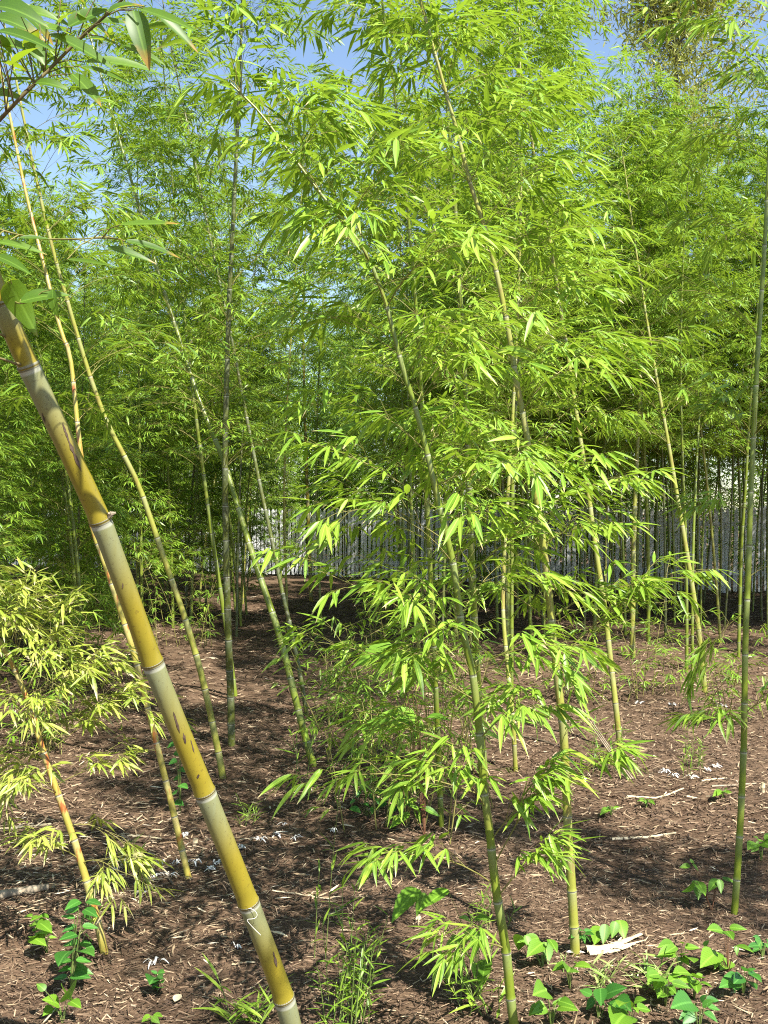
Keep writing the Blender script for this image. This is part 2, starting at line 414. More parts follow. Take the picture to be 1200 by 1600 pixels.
def build_litter():
    mb = MB()
    pts = [scatter(700, 2.4, 6), scatter(900, 5, 14)]
    for px, py, n, s in ((90, 1320, 620, .45), (230, 1400, 420, .35), (40, 1390, 420, .35), (60, 1480, 60, .3), (350, 1400, 110, .4), (420, 1020, 320, 1.0), (470, 940, 200, 1.3), (400, 1100, 160, .8),
                         (720, 1150, 140, .5), (950, 1510, 60, .25), (1030, 1540, 90, .3), (1100, 1040, 120, 1.2), (500, 1400, 60, .3), (330, 960, 200, 1.4)):
        c = G3(px, py); pts.append((c[0] + R.normal(0, s, n), c[1] + R.normal(0, s * .8, n)))
    x = np.concatenate([p[0] for p in pts]); y = np.concatenate([p[1] for p in pts]); n = len(x)
    az = R.normal(.1, .8, n); tilt = R.normal(0, .12, n)
    D = np.stack((np.cos(az) * np.cos(tilt), np.sin(az) * np.cos(tilt), np.sin(tilt)), -1)
    N = np.tile(UP, (n, 1)) + R.normal(0, .3, (n, 3))
    L = R.uniform(.02, .085, n) * R.uniform(.55, 1, n) * (.75 + .07 * y)
    add_leaves(mb, np.stack((x, y, hz(x, y) + .010 + R.random(n) * .012), -1), D, N, L, L * R.uniform(.05, .13, n), R.normal(-.03, .06, n), R.beta(1.8, 2.2, n), T_MID)
    mat = chip_material('dry_leaf', [(0, (.16, .10, .055)), (.4, (.36, .27, .16)), (.75, (.58, .48, .32)), (1, (.74, .68, .56))], .7)
    o = link('leaf_litter', mb.mesh('leaf_litter', mat))
    tag(o, 'scattered dry straw-coloured bamboo leaves lying on the brown mulch', 'leaf litter', kind='stuff')
build_litter()

# ------------------------------------------------------------------ white picket fence at the far edge
def box_mesh(name, sx, sy, sz, mat, bev=0.0, point=0.0):
    """box standing on z = 0; point raises a pointed picket top"""
    mb = MB(); x, y = sx / 2, sy / 2
    pr = [(-x, 0), (x, 0), (x, sz - point), (0, sz), (-x, sz - point)] if point else [(-x, 0), (x, 0), (x, sz), (-x, sz)]
    k = len(pr)
    v = [(a, -y, b) for a, b in pr] + [(a, y, b) for a, b in pr]
    mb.add(v, [(i, (i + 1) % k, k + (i + 1) % k, k + i) for i in range(k)], np.zeros((2 * k, 3)))
    if k == 4:
        mb.add(v, [(3, 2, 1, 0), (4, 5, 6, 7)], np.zeros((8, 3)))
    else:
        mb.add(v, [(4, 2, 1, 0), (5, 6, 7, 9)], np.zeros((10, 3))); mb.add(v, [(4, 3, 2), (7, 8, 9)], np.zeros((10, 3)))
    return mb.mesh(name, mat)

FENCE_A, FENCE_B = np.array((11.0, 17.4)), np.array((-17.0, 33.3))
def build_fence():
    d = FENCE_B - FENCE_A; ln = np.linalg.norm(d); d /= ln; ang = math.atan2(d[1], d[0])
    root = empty('picket_fence', (FENCE_A[0], FENCE_A[1], 0)); root.rotation_euler.z = ang
    tag(root, 'long white picket fence standing behind the bamboo grove', 'fence')
    pm = box_mesh('picket', .072, .022, 1.66, PICKET, point=.06)
    n = int(ln / .118)
    for k in range(n):
        w = FENCE_A + d * (k * .118 + .06)
        o = link('picket', pm, root, Matrix.Translation((k * .118 + .06, R.normal(0, .003), R.normal(.03, .012))) @ Matrix.Rotation(R.normal(0, .010), 4, 'Y'))
    rm = box_mesh('rail', ln, .04, .09, PICKET)
    for h in (.35, 1.32): link('rail', rm, root, Matrix.Translation((ln / 2, -.034, h)))
    po = box_mesh('post', .10, .10, 1.62, PICKET)
    for k in range(int(ln / 2.4) + 1): link('post', po, root, Matrix.Translation((k * 2.4 + .1, -.108, -.02)))
build_fence()

# ------------------------------------------------------------------ bamboo
def spline(pts, n):
    """Catmull-Rom through pts, n samples evenly spaced in length"""
    p = np.asarray(pts, float); p = np.vstack((2 * p[0] - p[1], p, 2 * p[-1] - p[-2]))
    o = []
    for i in range(1, len(p) - 2):
        t = np.linspace(0, 1, 12, endpoint=False)[:, None]
        o.append(.5 * (2 * p[i] + (p[i + 1] - p[i - 1]) * t + (2 * p[i - 1] - 5 * p[i] + 4 * p[i + 1] - p[i + 2]) * t ** 2 + (3 * p[i] - p[i - 1] - 3 * p[i + 1] + p[i + 2]) * t ** 3))
    o = np.vstack(o + [p[-2:-1]])
    s = np.concatenate(([0], np.cumsum(np.linalg.norm(np.diff(o, axis=0), axis=1))))
    q = np.linspace(0, s[-1], n)
    return np.stack([np.interp(q, s, o[:, k]) for k in range(3)], -1), s[-1]

def node_lengths(total, first, longest, tip):
    """arc lengths of the nodes: short internodes at the foot, longest at a third, short again at the tip"""
    out, s = [0.0], 0.0
    while s < total - .02:
        t = s / total
        L = first + (longest - first) * min(1, t / .28) if t < .28 else longest + (tip - longest) * ((t - .28) / .72)
        s += L * R.uniform(.92, 1.08); out.append(min(s, total))
    return np.array(out)

def culm_mesh(path, total, nodes, r0, r1, sides, mat, name='culm', detail=True):
    S = np.linspace(0, total, len(path)); st, rm, fr = [], [], []
    prof = ((0, 1.10), (.012, 1.09), (.030, 1.02), (.10, .985), (.5, .98), (.90, 1.0), (.965, 1.045), (.992, 1.02)) if detail else ((0, 1.12), (.05, 1.0), (.95, 1.0))
    for a, b in zip(nodes[:-1], nodes[1:]):
        for f, m in prof: st.append(a + (b - a) * f); rm.append(m); fr.append(f)
    st.append(nodes[-1]); rm.append(1.0); fr.append(1.0)
    st = np.array(st); pts = np.stack([np.interp(st, S, path[:, k]) for k in range(3)], -1)
    t = st / total
    rad = (r0 + (r1 - r0) * t ** 1.15) * np.array(rm)
    mb = MB(); tube(mb, pts, rad, sides, np.stack((np.array(fr), np.zeros(len(fr)), st), -1))
    return mb.mesh(name, mat, True)

def rot_about(v, axis, ang):
    axis = nrm(axis); c, s = math.cos(ang), math.sin(ang)
    return v * c + np.cross(axis, v) * s + axis * np.dot(axis, v) * (1 - c)

def fan(L, tip, tdir, n, leaf_len, droop):
    """ask for n leaves spreading from a twig end; expand() makes them all at once"""
    L.append((tip, tdir, n, leaf_len, droop))

def expand(reqs):
    """fans of leaves as arrays: position, direction, normal, length, width, droop, variation, index of the fan"""
    tip = np.array([q[0] for q in reqs]); td = np.array([q[1] for q in reqs]); cnt = np.array([q[2] for q in reqs])
    ll = np.array([q[3] for q in reqs]); dr = np.array([q[4] for q in reqs])
    idx = np.repeat(np.arange(len(reqs)), cnt); k = np.arange(len(idx)) - np.repeat(np.cumsum(cnt) - cnt, cnt); n = len(idx)
    sgn = np.where(k % 2 == 1, 1.0, -1.0)
    ang = np.where(k == 0, R.normal(0, .15, n), sgn * (R.uniform(.10, .32, n) + .22 * k))
    t = td[idx]; c, sn = np.cos(ang), np.sin(ang)
    D = np.stack((t[:, 0] * c - t[:, 1] * sn, t[:, 0] * sn + t[:, 1] * c, t[:, 2] * .6 - np.abs(R.normal(0, .28, n) + dr[idx])), -1)
    D += R.normal(0, .12, (n, 3)); D /= np.linalg.norm(D, axis=1)[:, None]
    N = UP[None] - D * D[:, 2:3] + R.normal(0, .32, (n, 3))
    steep = np.abs(D[:, 2]) > .8
    N[steep] = np.stack((D[steep, 0], D[steep, 1], np.full(steep.sum(), .25)), -1) + R.normal(0, .3, (steep.sum(), 3))
    N /= np.linalg.norm(N, axis=1)[:, None]
    LL = ll[idx] * R.uniform(.60, 1.2, n) * (1 - .05 * k)
    return tip[idx] - t * (.011 * k)[:, None], D, N, LL, LL * R.uniform(.125, .175, n), R.uniform(.02, .20, n), R.random(n), idx

def make_branch(p0, d0, length, e_end, r, ntw, twl, leaf_len, droop, target=None, sag=.25, nfan=(3, 5), dense=1):
    """one branch: an arching stalk, alternate side twigs and fans of leaves at their ends"""
    n = 8
    if target is not None:
        mid = (p0 + target) / 2 + UP * np.linalg.norm(target - p0) * sag
        t = np.linspace(0, 1, n)[:, None]
        pts = (1 - t) ** 2 * p0 + 2 * t * (1 - t) * mid + t ** 2 * target
        length = np.sum(np.linalg.norm(np.diff(pts, axis=0), axis=1))
    else:
        d0 = nrm(d0); az = math.atan2(d0[1], d0[0]); e0 = math.asin(max(-1, min(1, d0[2])))
        pts = [p0]
        for k in range(1, n):
            t = k / (n - 1); e = e0 + (e_end - e0) * t ** 1.3; az += R.normal(0, .06)
            pts.append(pts[-1] + np.array((math.cos(az) * math.cos(e), math.sin(az) * math.cos(e), math.sin(e))) * length / (n - 1))
        pts = np.array(pts)
    tubes = [(pts, np.linspace(r, r * .35, n))]; L = []
    tang = np.gradient(pts, axis=0)
    sgn = R.choice((-1, 1))
    for k in range(ntw):
        s = .22 + .74 * (k + R.uniform(.2, .8)) / ntw
        i = s * (n - 1); i0 = min(int(i), n - 2); f = i - i0
        p = pts[i0] * (1 - f) + pts[i0 + 1] * f; t = nrm(tang[i0])
        sgn = -sgn
        d = rot_about(t, UP, sgn * R.uniform(.5, 1.0)); d = nrm(d + np.array((0, 0, R.normal(.10, .22))))
        tl = twl * R.uniform(.55, 1.25) * (1.15 - .5 * s)
        q = np.array([p, p + d * tl * .5 + UP * tl * .03, p + d * tl - UP * tl * R.uniform(.02, .16)])
        tubes.append((q, np.array((r * .42, r * .34, r * .22))))
        td = nrm(q[2] - q[1])
        fan(L, q[2], td, R.integers(nfan[0], nfan[1] + 1), leaf_len, droop)
        if tl > .09:
            for m in range(dense):
                e = rot_about(td, UP, (-1) ** m * sgn * -R.uniform(.4, 1.0)); e = nrm(e + np.array((0, 0, R.normal(.05, .2)))); f = R.uniform(.35, .9)
                b0 = q[1] * (1 - f) + q[2] * f if m else q[1]
                b1 = b0 + e * tl * R.uniform(.25, .55)
                tubes.append((np.array([b0, b1]), np.array((r * .26, r * .18))))
                fan(L, b1, e, R.integers(nfan[0], nfan[1] + 1), leaf_len * .93, droop)
    fan(L, pts[-1], nrm(tang[-1]), R.integers(nfan[0], nfan[1] + 2), leaf_len, droop)
    return tubes, L

LEAF_VARIANTS = {}
def leaf_meshes(mat, tpl=T_FINE, ratio=.13, name='leaf'):
    key = (mat.name, ratio, id(tpl))
    if key not in LEAF_VARIANTS:
        ms = []
        for k in range(6):
            mb = MB(); add_leaves(mb, [(0, 0, 0)], [(1, 0, 0)], [(0, 0, 1)], 1.0, ratio * (.88 + .05 * k), .0, [k / 6], tpl)
            v = mb.v[0]; u = np.clip(v[:, 0], 0, 1)
            v[:, 2] -= (.03 + .045 * k) * u ** 2; v[:, 1] += (-.05 + .02 * k) * u ** 2
            ms.append(mb.mesh(name, mat, True))
        LEAF_VARIANTS[key] = ms
    return LEAF_VARIANTS[key]

def leaf_matrix(base, P, D, N, ll):
    D = nrm(D); S = nrm(np.cross(N, D)); N = np.cross(D, S); p = P - base
    return Matrix(((D[0] * ll, S[0] * ll, N[0] * ll, p[0]), (D[1] * ll, S[1] * ll, N[1] * ll, p[1]), (D[2] * ll, S[2] * ll, N[2] * ll, p[2]), (0, 0, 0, 1)))

def in_view(p, m=0.02):
    if p[1] < .3: return False
    return abs(p[0] / p[1]) < 600 / F_PX + m and abs((p[2] - EYE) / p[1]) < 800 / F_PX + m

RING = None
def node_ring_mesh():
    global RING
    if RING is None:
        a = np.linspace(0, 2 * math.pi, 17); mb = MB()
        tube(mb, np.array([(0, 0, z) for z in (-.10, -.04, .0, .05, .12)]), np.array((1.02, 1.13, 1.10, 1.16, 1.02)), 14, cap=False)
        RING = mb.mesh('node_ring', NODE, True)
    return RING

def bamboo(name, label, path_pts, r0, r1, crown_from, mats, group=None, sides=8, first=.10, longest=.22, tip=.12, blen=.6, ntw=6, twl=.17, leaf_len=.10,
           droop=.45, per_node=1.5, traced=(), single_leaves=0, nodes_px=None, node_rings=False, elev=(.55, 1.0), detail=True, crown_to=1.0, leaf_fine=False, dense=1):
    """a bamboo plant traced along path_pts (world), the first point being its foot"""
    culm_mat, leaf_mat = mats
    path, total = spline(path_pts, 160)
    base = path[0].copy()
    root = empty(name, base); tag(root, label, 'bamboo', group)
    rel = path - base
    nodes = node_lengths(total, first, longest, tip)
    culm = link('culm', culm_mesh(rel, total, nodes, r0, r1, sides, culm_mat, detail=detail), root)
    S = np.linspace(0, total, len(path))
    at = lambda s: np.array([np.interp(s, S, path[:, k]) for k in range(3)])
    rad = lambda s: r0 + (r1 - r0) * (s / total) ** 1.15
    if node_rings:
        for s in nodes[1:-1]:
            p = at(s)
            if not in_view(p): continue
            d = nrm(at(min(total, s + .02)) - at(max(0, s - .02))); r = rad(s) * 1.0
            q = Vector(d).to_track_quat('Z', 'Y')
            link('node', node_ring_mesh(), culm, Matrix.Translation(Vector(p - base)) @ q.to_matrix().to_4x4() @ Matrix.Diagonal((r, r, r * .8, 1)))
    branches = []
    for (t, target, sag) in traced:
        s = S[np.argmin(np.linalg.norm(path - t, axis=1))]
        branches.append(make_branch(at(s), None, 0, 0, max(.0020, rad(s) * .19), max(3, ntw), twl, leaf_len, droop, target, sag, dense=dense))
    az = R.uniform(0, 6.28)
    for s in nodes:
        if s < crown_from or s > total * crown_to - .01: continue
        az += math.pi + R.normal(0, .45); t = (s - crown_from) / max(.01, total - crown_from)
        prof = (.55 + .45 * min(1, t / .25)) * (1 - .60 * max(0, (t - .35) / .65))
        cnt = int(per_node) + (R.random() < per_node - int(per_node))
        for k in range(cnt):
            a = az + (k * R.choice((-1, 1)) * R.uniform(.4, 1.2) if k else 0)
            e = R.uniform(*elev) + .25 * t
            d = np.array((math.cos(a) * math.cos(e), math.sin(a) * math.cos(e), math.sin(e)))
            bl = blen * prof * R.uniform(.65, 1.2) * (1 if k == 0 else .75)
            branches.append(make_branch(at(s), d, bl, R.uniform(-.45, .15), max(.0016, rad(s) * .15), max(2, int(ntw * (.6 + .4 * prof))), twl, leaf_len, droop, dense=dense))
    reqs = [q for b in branches for q in b[1]]; owner = np.repeat(np.arange(len(branches)), [len(b[1]) for b in branches])
    P, D, N, LL, WW, dr, va, fi = expand(reqs)
    if not single_leaves:
        mb = MB()
        tubes_batch(mb, [(p - base, r) for tubes, L in branches for p, r in tubes], 3, 1)
        add_leaves(mb, P - base, D, N, LL, WW, dr, va, T_FINE if leaf_fine else T_MID)
        link('crown', mb.mesh('crown', [leaf_mat, TWIG]), root)
        return root
    # near plants: every branch an object, the leaves that show largest objects of their own, the rest one foliage part
    mid = P + D * (LL * .5)[:, None]
    seen = np.array([in_view(m) for m in mid])
    order = np.argsort(np.where(seen, mid[:, 1] - .35 * (EYE - mid[:, 2]), 99.0)); chosen = order[:single_leaves]; chosen = chosen[seen[chosen]]
    lm = leaf_meshes(leaf_mat); bos = []
    for bi, (tubes, L) in enumerate(branches):
        mb = MB()
        tubes_batch(mb, [(p - base, r) for p, r in tubes], 5)
        bos.append(link('branch', mb.mesh('branch', TWIG, True), root))
    for i in chosen:
        link('leaf', lm[R.integers(0, 6)], bos[owner[fi[i]]], leaf_matrix(base, P[i], D[i], N[i], LL[i]))
    rest = np.ones(len(P), bool); rest[chosen] = False
    if rest.any():
        mb = MB(); add_leaves(mb, (P - base)[rest], D[rest], N[rest], LL[rest], WW[rest], dr[rest], va[rest], T_SEMI)
        tag(link('foliage', mb.mesh('foliage', leaf_mat, True), root), kind='stuff')
    return root

def px_path(foot, pts, top=()):
    """foot pixel on the ground, then pixels (x, y[, dz]) at the foot's depth plus dz"""
    b = G3(*foot) if len(foot) == 2 else W3(*foot)
    z = b[1]; b = b.copy(); b[2] -= .02
    out = [b]
    for q in pts: out.append(W3(q[0], q[1], z + (q[2] if len(q) > 2 else 0)))
    return out

def px_branches(z, lst):
    return [(W3(a, b, z), W3(c, d, z + dz), sag) for a, b, c, d, dz, sag in lst]

# --- the tall arching plant in the middle
pa = px_path((806, 1612), [(798, 1560), (790, 1480), (775, 1390), (765, 1300), (755, 1225), (750, 1150), (738, 1050), (722, 980), (708, 880), (686, 790), (668, 710), (650, 640), (628, 570), (603, 475), (572, 395), (535, 345), (495, 295), (450, 235), (405, 175), (360, 130)])
za = pa[0][1]
bamboo('bamboo', 'slim yellow-green bamboo arching over with bright drooping leaves, beside the ovate-leaved creeper', pa, .0150, .0030, .95, (CULM_GREEN, LEAF_BRIGHT), sides=12, first=.13, longest=.19, tip=.12,
       blen=.58, ntw=8, twl=.17, leaf_len=.108, droop=.50, per_node=3.0, single_leaves=300, node_rings=True,
       traced=px_branches(za, [(790, 1478, 690, 1490, -.15, .2), (774, 1385, 585, 1345, -.2, .22), (776, 1400, 860, 1340, -.1, .25), (772, 1350, 880, 1170, -.1, .05), (757, 1240, 470, 1225, -.2, .16), (752, 1180, 560, 1130, .2, .12),
                               (742, 1090, 470, 1000, -.05, .12), (768, 1310, 850, 1235, -.1, .15), (760, 1265, 690, 1200, -.2, .2), (750, 1150, 830, 1110, -.2, .2), (745, 1100, 640, 1040, .3, .2), (738, 1050, 900, 1010, -.2, .15), (730, 1010, 440, 870, 0, .06), (722, 980, 600, 920, -.3, .1), (715, 920, 880, 790, -.2, .1),
                               (700, 850, 520, 760, .1, .1), (690, 800, 480, 690, -.1, .12), (680, 760, 850, 740, -.25, .2)]))
# --- the straight plant beside it
pb = px_path((900, 1492), [(894, 1400), (887, 1280), (881, 1150), (871, 1060), (861, 960), (850, 860), (840, 790), (825, 690), (806, 590), (795, 520), (779, 440), (757, 355), (736, 290), (714, 205), (690, 120), (668, 40), (640, -60), (605, -140)])
zb = pb[0][1]
bamboo('bamboo', 'straw-green bamboo with a bare lower culm, its foot beside a split pale cane', pb, .0175, .0035, 1.15, (CULM_LIGHT, LEAF_BRIGHT), sides=12, first=.12, longest=.20, tip=.13,
       blen=.70, ntw=9, twl=.18, leaf_len=.108, droop=.45, per_node=3.2, single_leaves=300, node_rings=True,
       traced=px_branches(zb, [(884, 1230, 960, 1190, -.1, .2), (878, 1120, 770, 1090, -.2, .2), (872, 1075, 1010, 900, -.1, .08), (868, 1040, 1090, 900, .1, .22), (862, 980, 700, 900, -.1, .2), (848, 850, 960, 820, -.2, .15),
                               (838, 780, 700, 700, .2, .15), (826, 700, 1000, 560, 0, .12), (806, 590, 1080, 540, .2, .18), (790, 500, 960, 420, -.2, .15), (770, 410, 930, 300, 0, .12), (800, 560, 640, 500, -.2, .12)]))
# --- the thick leaning culm close by
def build_leaning():
    z_of = lambda y: 2.62 - (1757 - y) * .00053
    px = [(492, 1762), (450, 1582), (390, 1415), (320, 1238), (240, 1040), (156, 812), (45, 573), (-6, 455), (-62, 310), (-112, 160), (-150, 0), (-175, -170)]
    pts = [W3(x, y, z_of(y)) for x, y in px]
    base = pts[0].copy(); base[2] = float(hz(base[0], base[1])) - .02; pts[0] = base
    path, total = spline(pts, 200)
    root = empty('bamboo', base)
    tag(root, 'thick leaning yellow bamboo culm with dark scars and grey node rings', 'bamboo')
    S = np.linspace(0, total, len(path))
    near = lambda p: S[np.argmin(np.linalg.norm(path - p, axis=1))]
    nodes = np.array([0.0] + [near(W3(x, y, z_of(y))) for x, y in ((443, 1562), (388, 1412), (320, 1237), (239, 1038), (155, 810), (44, 572), (2, 474))] + [near(W3(-70, 290, z_of(290))), near(W3(-120, 130, z_of(130))), near(W3(-160, -70, z_of(-70))), total])
    at = lambda s: np.array([np.interp(s, S, path[:, k]) for k in range(3)])
    culm = link('culm', culm_mesh(path - base, total, nodes, .0265, .0190, 28, CULM_YELLOW), root)
    for s in nodes[1:-1]:
        p = at(s)
        if not in_view(p, .03): continue
        d = nrm(at(min(total, s + .02)) - at(max(0, s - .02))); r = (.0265 + (.0190 - .0265) * (s / total) ** 1.15)
        mb = MB(); tube(mb, np.array([(0, 0, z) for z in (-.0050, -.0030, -.0005, .0010, .0035, .0060)]), r * np.array((1.03, 1.075, 1.045, 1.085, 1.10, 1.05)), 28, cap=False)
        link('node', mb.mesh('node', NODE, True), culm, Matrix.Translation(Vector(p - base)) @ Vector(d).to_track_quat('Z', 'Y').to_matrix().to_4x4())
    # knotty branch scar on one node
    sc = MB(); p = at(nodes[5]) - base + np.array((.022, -.008, .012))
    for k in range(9):
        q = p + R.normal(0, .004, 3)
        tube(sc, [q, q + nrm(np.array((.8, -.4, .5)) + R.normal(0, .5, 3)) * R.uniform(.004, .011)], np.array((.0042, .0022)), 5)
    link('branch_scar', sc.mesh('branch_scar', STRAW_GREY), root)
    # long dark scars on the skin of the culm
    for (x, y, ll, w, side) in ((118, 700, .085, .0034, .60), (112, 676, .040, .0030, .75), (75, 652, .022, .0022, -.6), (268, 1122, .055, .0028, .30), (274, 1150, .028, .0032, .42), (290, 1165, .034, .0020, .85), (432, 1492, .045, .0034, .7), (198, 905, .012, .0016, .1), (312, 1205, .009, .0030, .25)):
        s0 = near(W3(x, y, z_of(y))); k = 9; V = []
        for i, tt in enumerate(np.linspace(-.5, .5, k)):
            ss = s0 + tt * ll; c = at(ss); d = nrm(at(ss + .01) - at(ss - .01)); r = (.0265 + (.0190 - .0265) * (ss / total) ** 1.15) * 1.001 + .0006
            ex = nrm(np.cross(d, np.array((0, -1.0, 0)))) * -1; ey = nrm(np.cross(d, ex)); ey = ey if ey[1] < 0 else -ey
            ex = ex if ex[0] > 0 else -ex
            hw = (w / r) * (1 - (2 * tt) ** 2) ** .7 * R.uniform(.35, 1.3) + .01; a0 = side + .18 * tt
            for q in (-1, 0, 1): V.append(c + (ex * math.sin(a0 + q * hw) + ey * math.cos(a0 + q * hw)) * r - base)
        mb = MB(); mb.add(V, [(3 * i + j, 3 * i + j + 1, 3 * i + j + 4, 3 * i + j + 3) for i in range(k - 1) for j in (0, 1)], np.zeros((3 * k, 3)))
        link('scar', mb.mesh('scar', SCAR, True), culm)
    # branches: each a list of pixels with depth, with its leaves as start and tip pixels
    zz = 1.72
    groups = [
        ([(-70, 290, 1.84), (-30, 222, 1.8), (20, 165, zz), (75, 110, zz), (120, 65, zz), (190, 0, 1.66), (235, -55, 1.62)], .0042,
         [(77, 53, 181, 92, 22), (133, 97, 250, 90, 17), (128, 104, 229, 131, 16), (112, 115, 165, 160, 22), (208, 16, 225, 82, 24), (213, 13, 307, 35, 16), (240, 16, 312, 72, 13), (107, 42, 165, 5, 28),
          (72, 45, 123, 40, 16), (43, 80, 64, 40, 22), (-12, 152, 45, 132, 26), (-15, 30, 45, 18, 26), (-12, 12, 42, -6, 28), (-4, 48, 70, 54, 15), (43, 66, 72, 88, 24), (-8, 52, 12, 80, 20), (64, 112, 90, 80, 14),
          (172, 42, 175, 66, 7), (187, 72, 256, 86, 14), (93, 35, 117, 8, 14), (170, 20, 215, -12, 20), (20, 100, 60, 60, 15), (150, -4, 205, -30, 22), (30, 20, 75, 5, 18), (60, 22, 110, 28, 14), (0, 95, 36, 108, 16), (95, -5, 130, -30, 20), (6, 128, 60, 112, 20), (20, 8, 78, 30, 24), (120, 20, 175, 40, 18), (140, 60, 190, 62, 15), (-10, 70, 44, 62, 22), (55, 130, 96, 122, 14), (150, 36, 205, 28, 17)]),
        ([(-62, 310, 1.86), (-20, 350, 1.8), (60, 372, 1.75), (165, 372, 1.7), (190, 374, 1.7)], .0022,
         [(188, 351, 282, 345, 12), (195, 376, 285, 393, 12), (166, 386, 242, 402, 10), (170, 358, 202, 372, 12), (-4, 378, 68, 386, 11), (-8, 400, 38, 411, 14), (30, 372, 80, 368, 8), (105, 405, 172, 410, 6)]),
        ([(-6, 455, 1.93), (12, 462, 1.9), (30, 474, 1.86), (58, 468, 1.84)], .0024,
         [(31, 472, 102, 447, 22), (12, 440, 46, 494, 28), (82, 452, 79, 492, 11), (16, 436, 36, 452, 10)]),
        ([(44, 570, 1.99), (25, 568, 1.96), (0, 560, 1.92), (-40, 552, 1.9)], .0036, [(-44, 552, -90, 600, 20), (-44, 552, -95, 530, 20)]),
        ([(20, 530, 1.97), (0, 522, 1.94), (-40, 505, 1.9)], .0032, [(-42, 505, -100, 520, 20)]),
    ]
    lm = leaf_meshes(LEAF_NEAR_SHADED, ratio=.19)
    for stalk, r, leaves in groups:
        sp, _ = spline([W3(*q) for q in stalk], 24)
        mb = MB(); tube(mb, sp - base, np.linspace(r, r * .45, 24), 8)
        bo_leaves = []
        for (x0, y0, x1, y1, w) in leaves:
            z = 1.70 + R.normal(0, .05) if stalk[0][1] < 420 else stalk[-1][2]
            a = W3(x0, y0, z); b = W3(x1, y1, z + R.normal(-.01, .05))
            k = np.argmin(np.linalg.norm(sp - a, axis=1)); j = max(0, k - 2)
            if np.linalg.norm(sp[j] - a) > .004:
                mid = (sp[j] + a) / 2 + UP * .006
                tube(mb, np.array([sp[j], mid, a]) - base, np.array((.0012, .0010, .0008)), 5)
            L = np.linalg.norm(b - a); d = (b - a) / L
            wm = w / F_PX * z
            n = nrm(np.array((R.normal(0, .25), -.75, .65)) - d * np.dot(d, np.array((0, -.75, .65))))
            M = leaf_matrix(base, a, d, n, L)
            sy = wm / L / .19 * 1.35
            bo_leaves.append(M @ Matrix.Diagonal((1, sy, sy, 1)))
        bo = link('branch', mb.mesh('branch', TWIG_DULL if r > .003 else TWIG, True), root)
        for M in bo_leaves: link('leaf', lm[R.integers(0, 6)], bo, M)
    # white bark fibre curling below one node
    p = at(nodes[2]) - base
    fb = MB(); t = np.linspace(0, 1, 22)[:, None]
    c = p + np.hstack((.004 + .016 * np.sin(t * 7) + .018 * t, -.0285 + .004 * t, -.008 - .055 * t ** 1.5 + .006 * np.cos(t * 9)))
    tube(fb, c, .0005, 5); link('fibre', fb.mesh('fibre', PAPER), root)
build_leaning()

# --- the yellowed, bent-over plant
p3 = px_path((165, 1490), [(150, 1432), (126, 1345), (106, 1285), (86, 1228), (66, 1170), (45, 1100), (20, 1040), (-12, 985, -.05), (-50, 930, -.1)])
bamboo('bamboo', 'stunted orange-streaked bamboo with yellowed drying leaves, rising beside a dark green shrub', p3, .0150, .0075, .50, (CULM_ORANGE, LEAF_YELLOW), sides=12, first=.14, longest=.17, tip=.14,
       blen=.46, ntw=8, twl=.17, leaf_len=.085, droop=.42, per_node=3.2, dense=2, single_leaves=260, node_rings=True,
       traced=px_branches(p3[0][1], [(128, 1350, 190, 1370, -.1, .3), (106, 1290, 205, 1330, .1, .3), (86, 1230, 190, 1195, 0, .15), (70, 1180, 215, 1080, .1, .08), (60, 1150, 140, 1040, .1, .05), (40, 1090, 190, 1030, .1, .12), (40, 1085, 120, 930, 0, .05), (20, 1040, 60, 930, .1, .1), (30, 1060, 20, 960, -.1, .1), (66, 1170, 10, 1220, -.1, .3), (126, 1345, 60, 1330, -.1, .3)]))
# --- slim streaked culm behind the thick one
p2 = px_path((296, 1372), [(265, 1245), (236, 1128), (213, 1035), (188, 955), (160, 870), (141, 812), (124, 690, .05), (110, 560, .1), (96, 520, .1), (70, 420, .15), (40, 300, .2), (15, 180, .2), (-10, 60, .2), (-40, -80, .2)])
bamboo('bamboo', 'slim leaning bamboo with orange-brown streaked internodes, behind the thick yellow culm', p2, .0148, .0045, 2.05, (CULM_ORANGE, LEAF), sides=10, first=.14, longest=.20, tip=.13,
       blen=.75, ntw=8, twl=.18, leaf_len=.095, droop=.35, per_node=2.2, dense=1, single_leaves=120, node_rings=True)
# --- the green plant at the clearing's edge
p17 = px_path((1147, 1428), [(1155, 1320), (1161, 1200), (1163, 1130), (1165, 1000), (1170, 880), (1173, 780), (1179, 650), (1186, 520), (1194, 400), (1200, 280), (1206, 150), (1212, 20), (1218, -120), (1216, -260)])
bamboo('bamboo', 'straight slender green bamboo beside the clearing, bramble leaves growing at its foot', p17, .0145, .0042, 1.75, (CULM_GREEN, LEAF_BRIGHT), sides=10, first=.16, longest=.22, tip=.13,
       blen=.66, ntw=8, twl=.17, leaf_len=.105, droop=.48, per_node=2.2, single_leaves=200, node_rings=True,
       traced=px_branches(p17[0][1], [(1163, 1130, 1110, 1120, -.1, .1), (1165, 1120, 1215, 1090, -.1, .2), (1166, 960, 1085, 1050, .1, .2), (1168, 900, 1230, 880, 0, .2), (1172, 800, 1090, 790, 0, .15), (1176, 700, 1120, 640, -.1, .1), (1212, 40, 1120, 30, -.3, .1), (1206, 150, 1160, 110, -.3, .1)]))

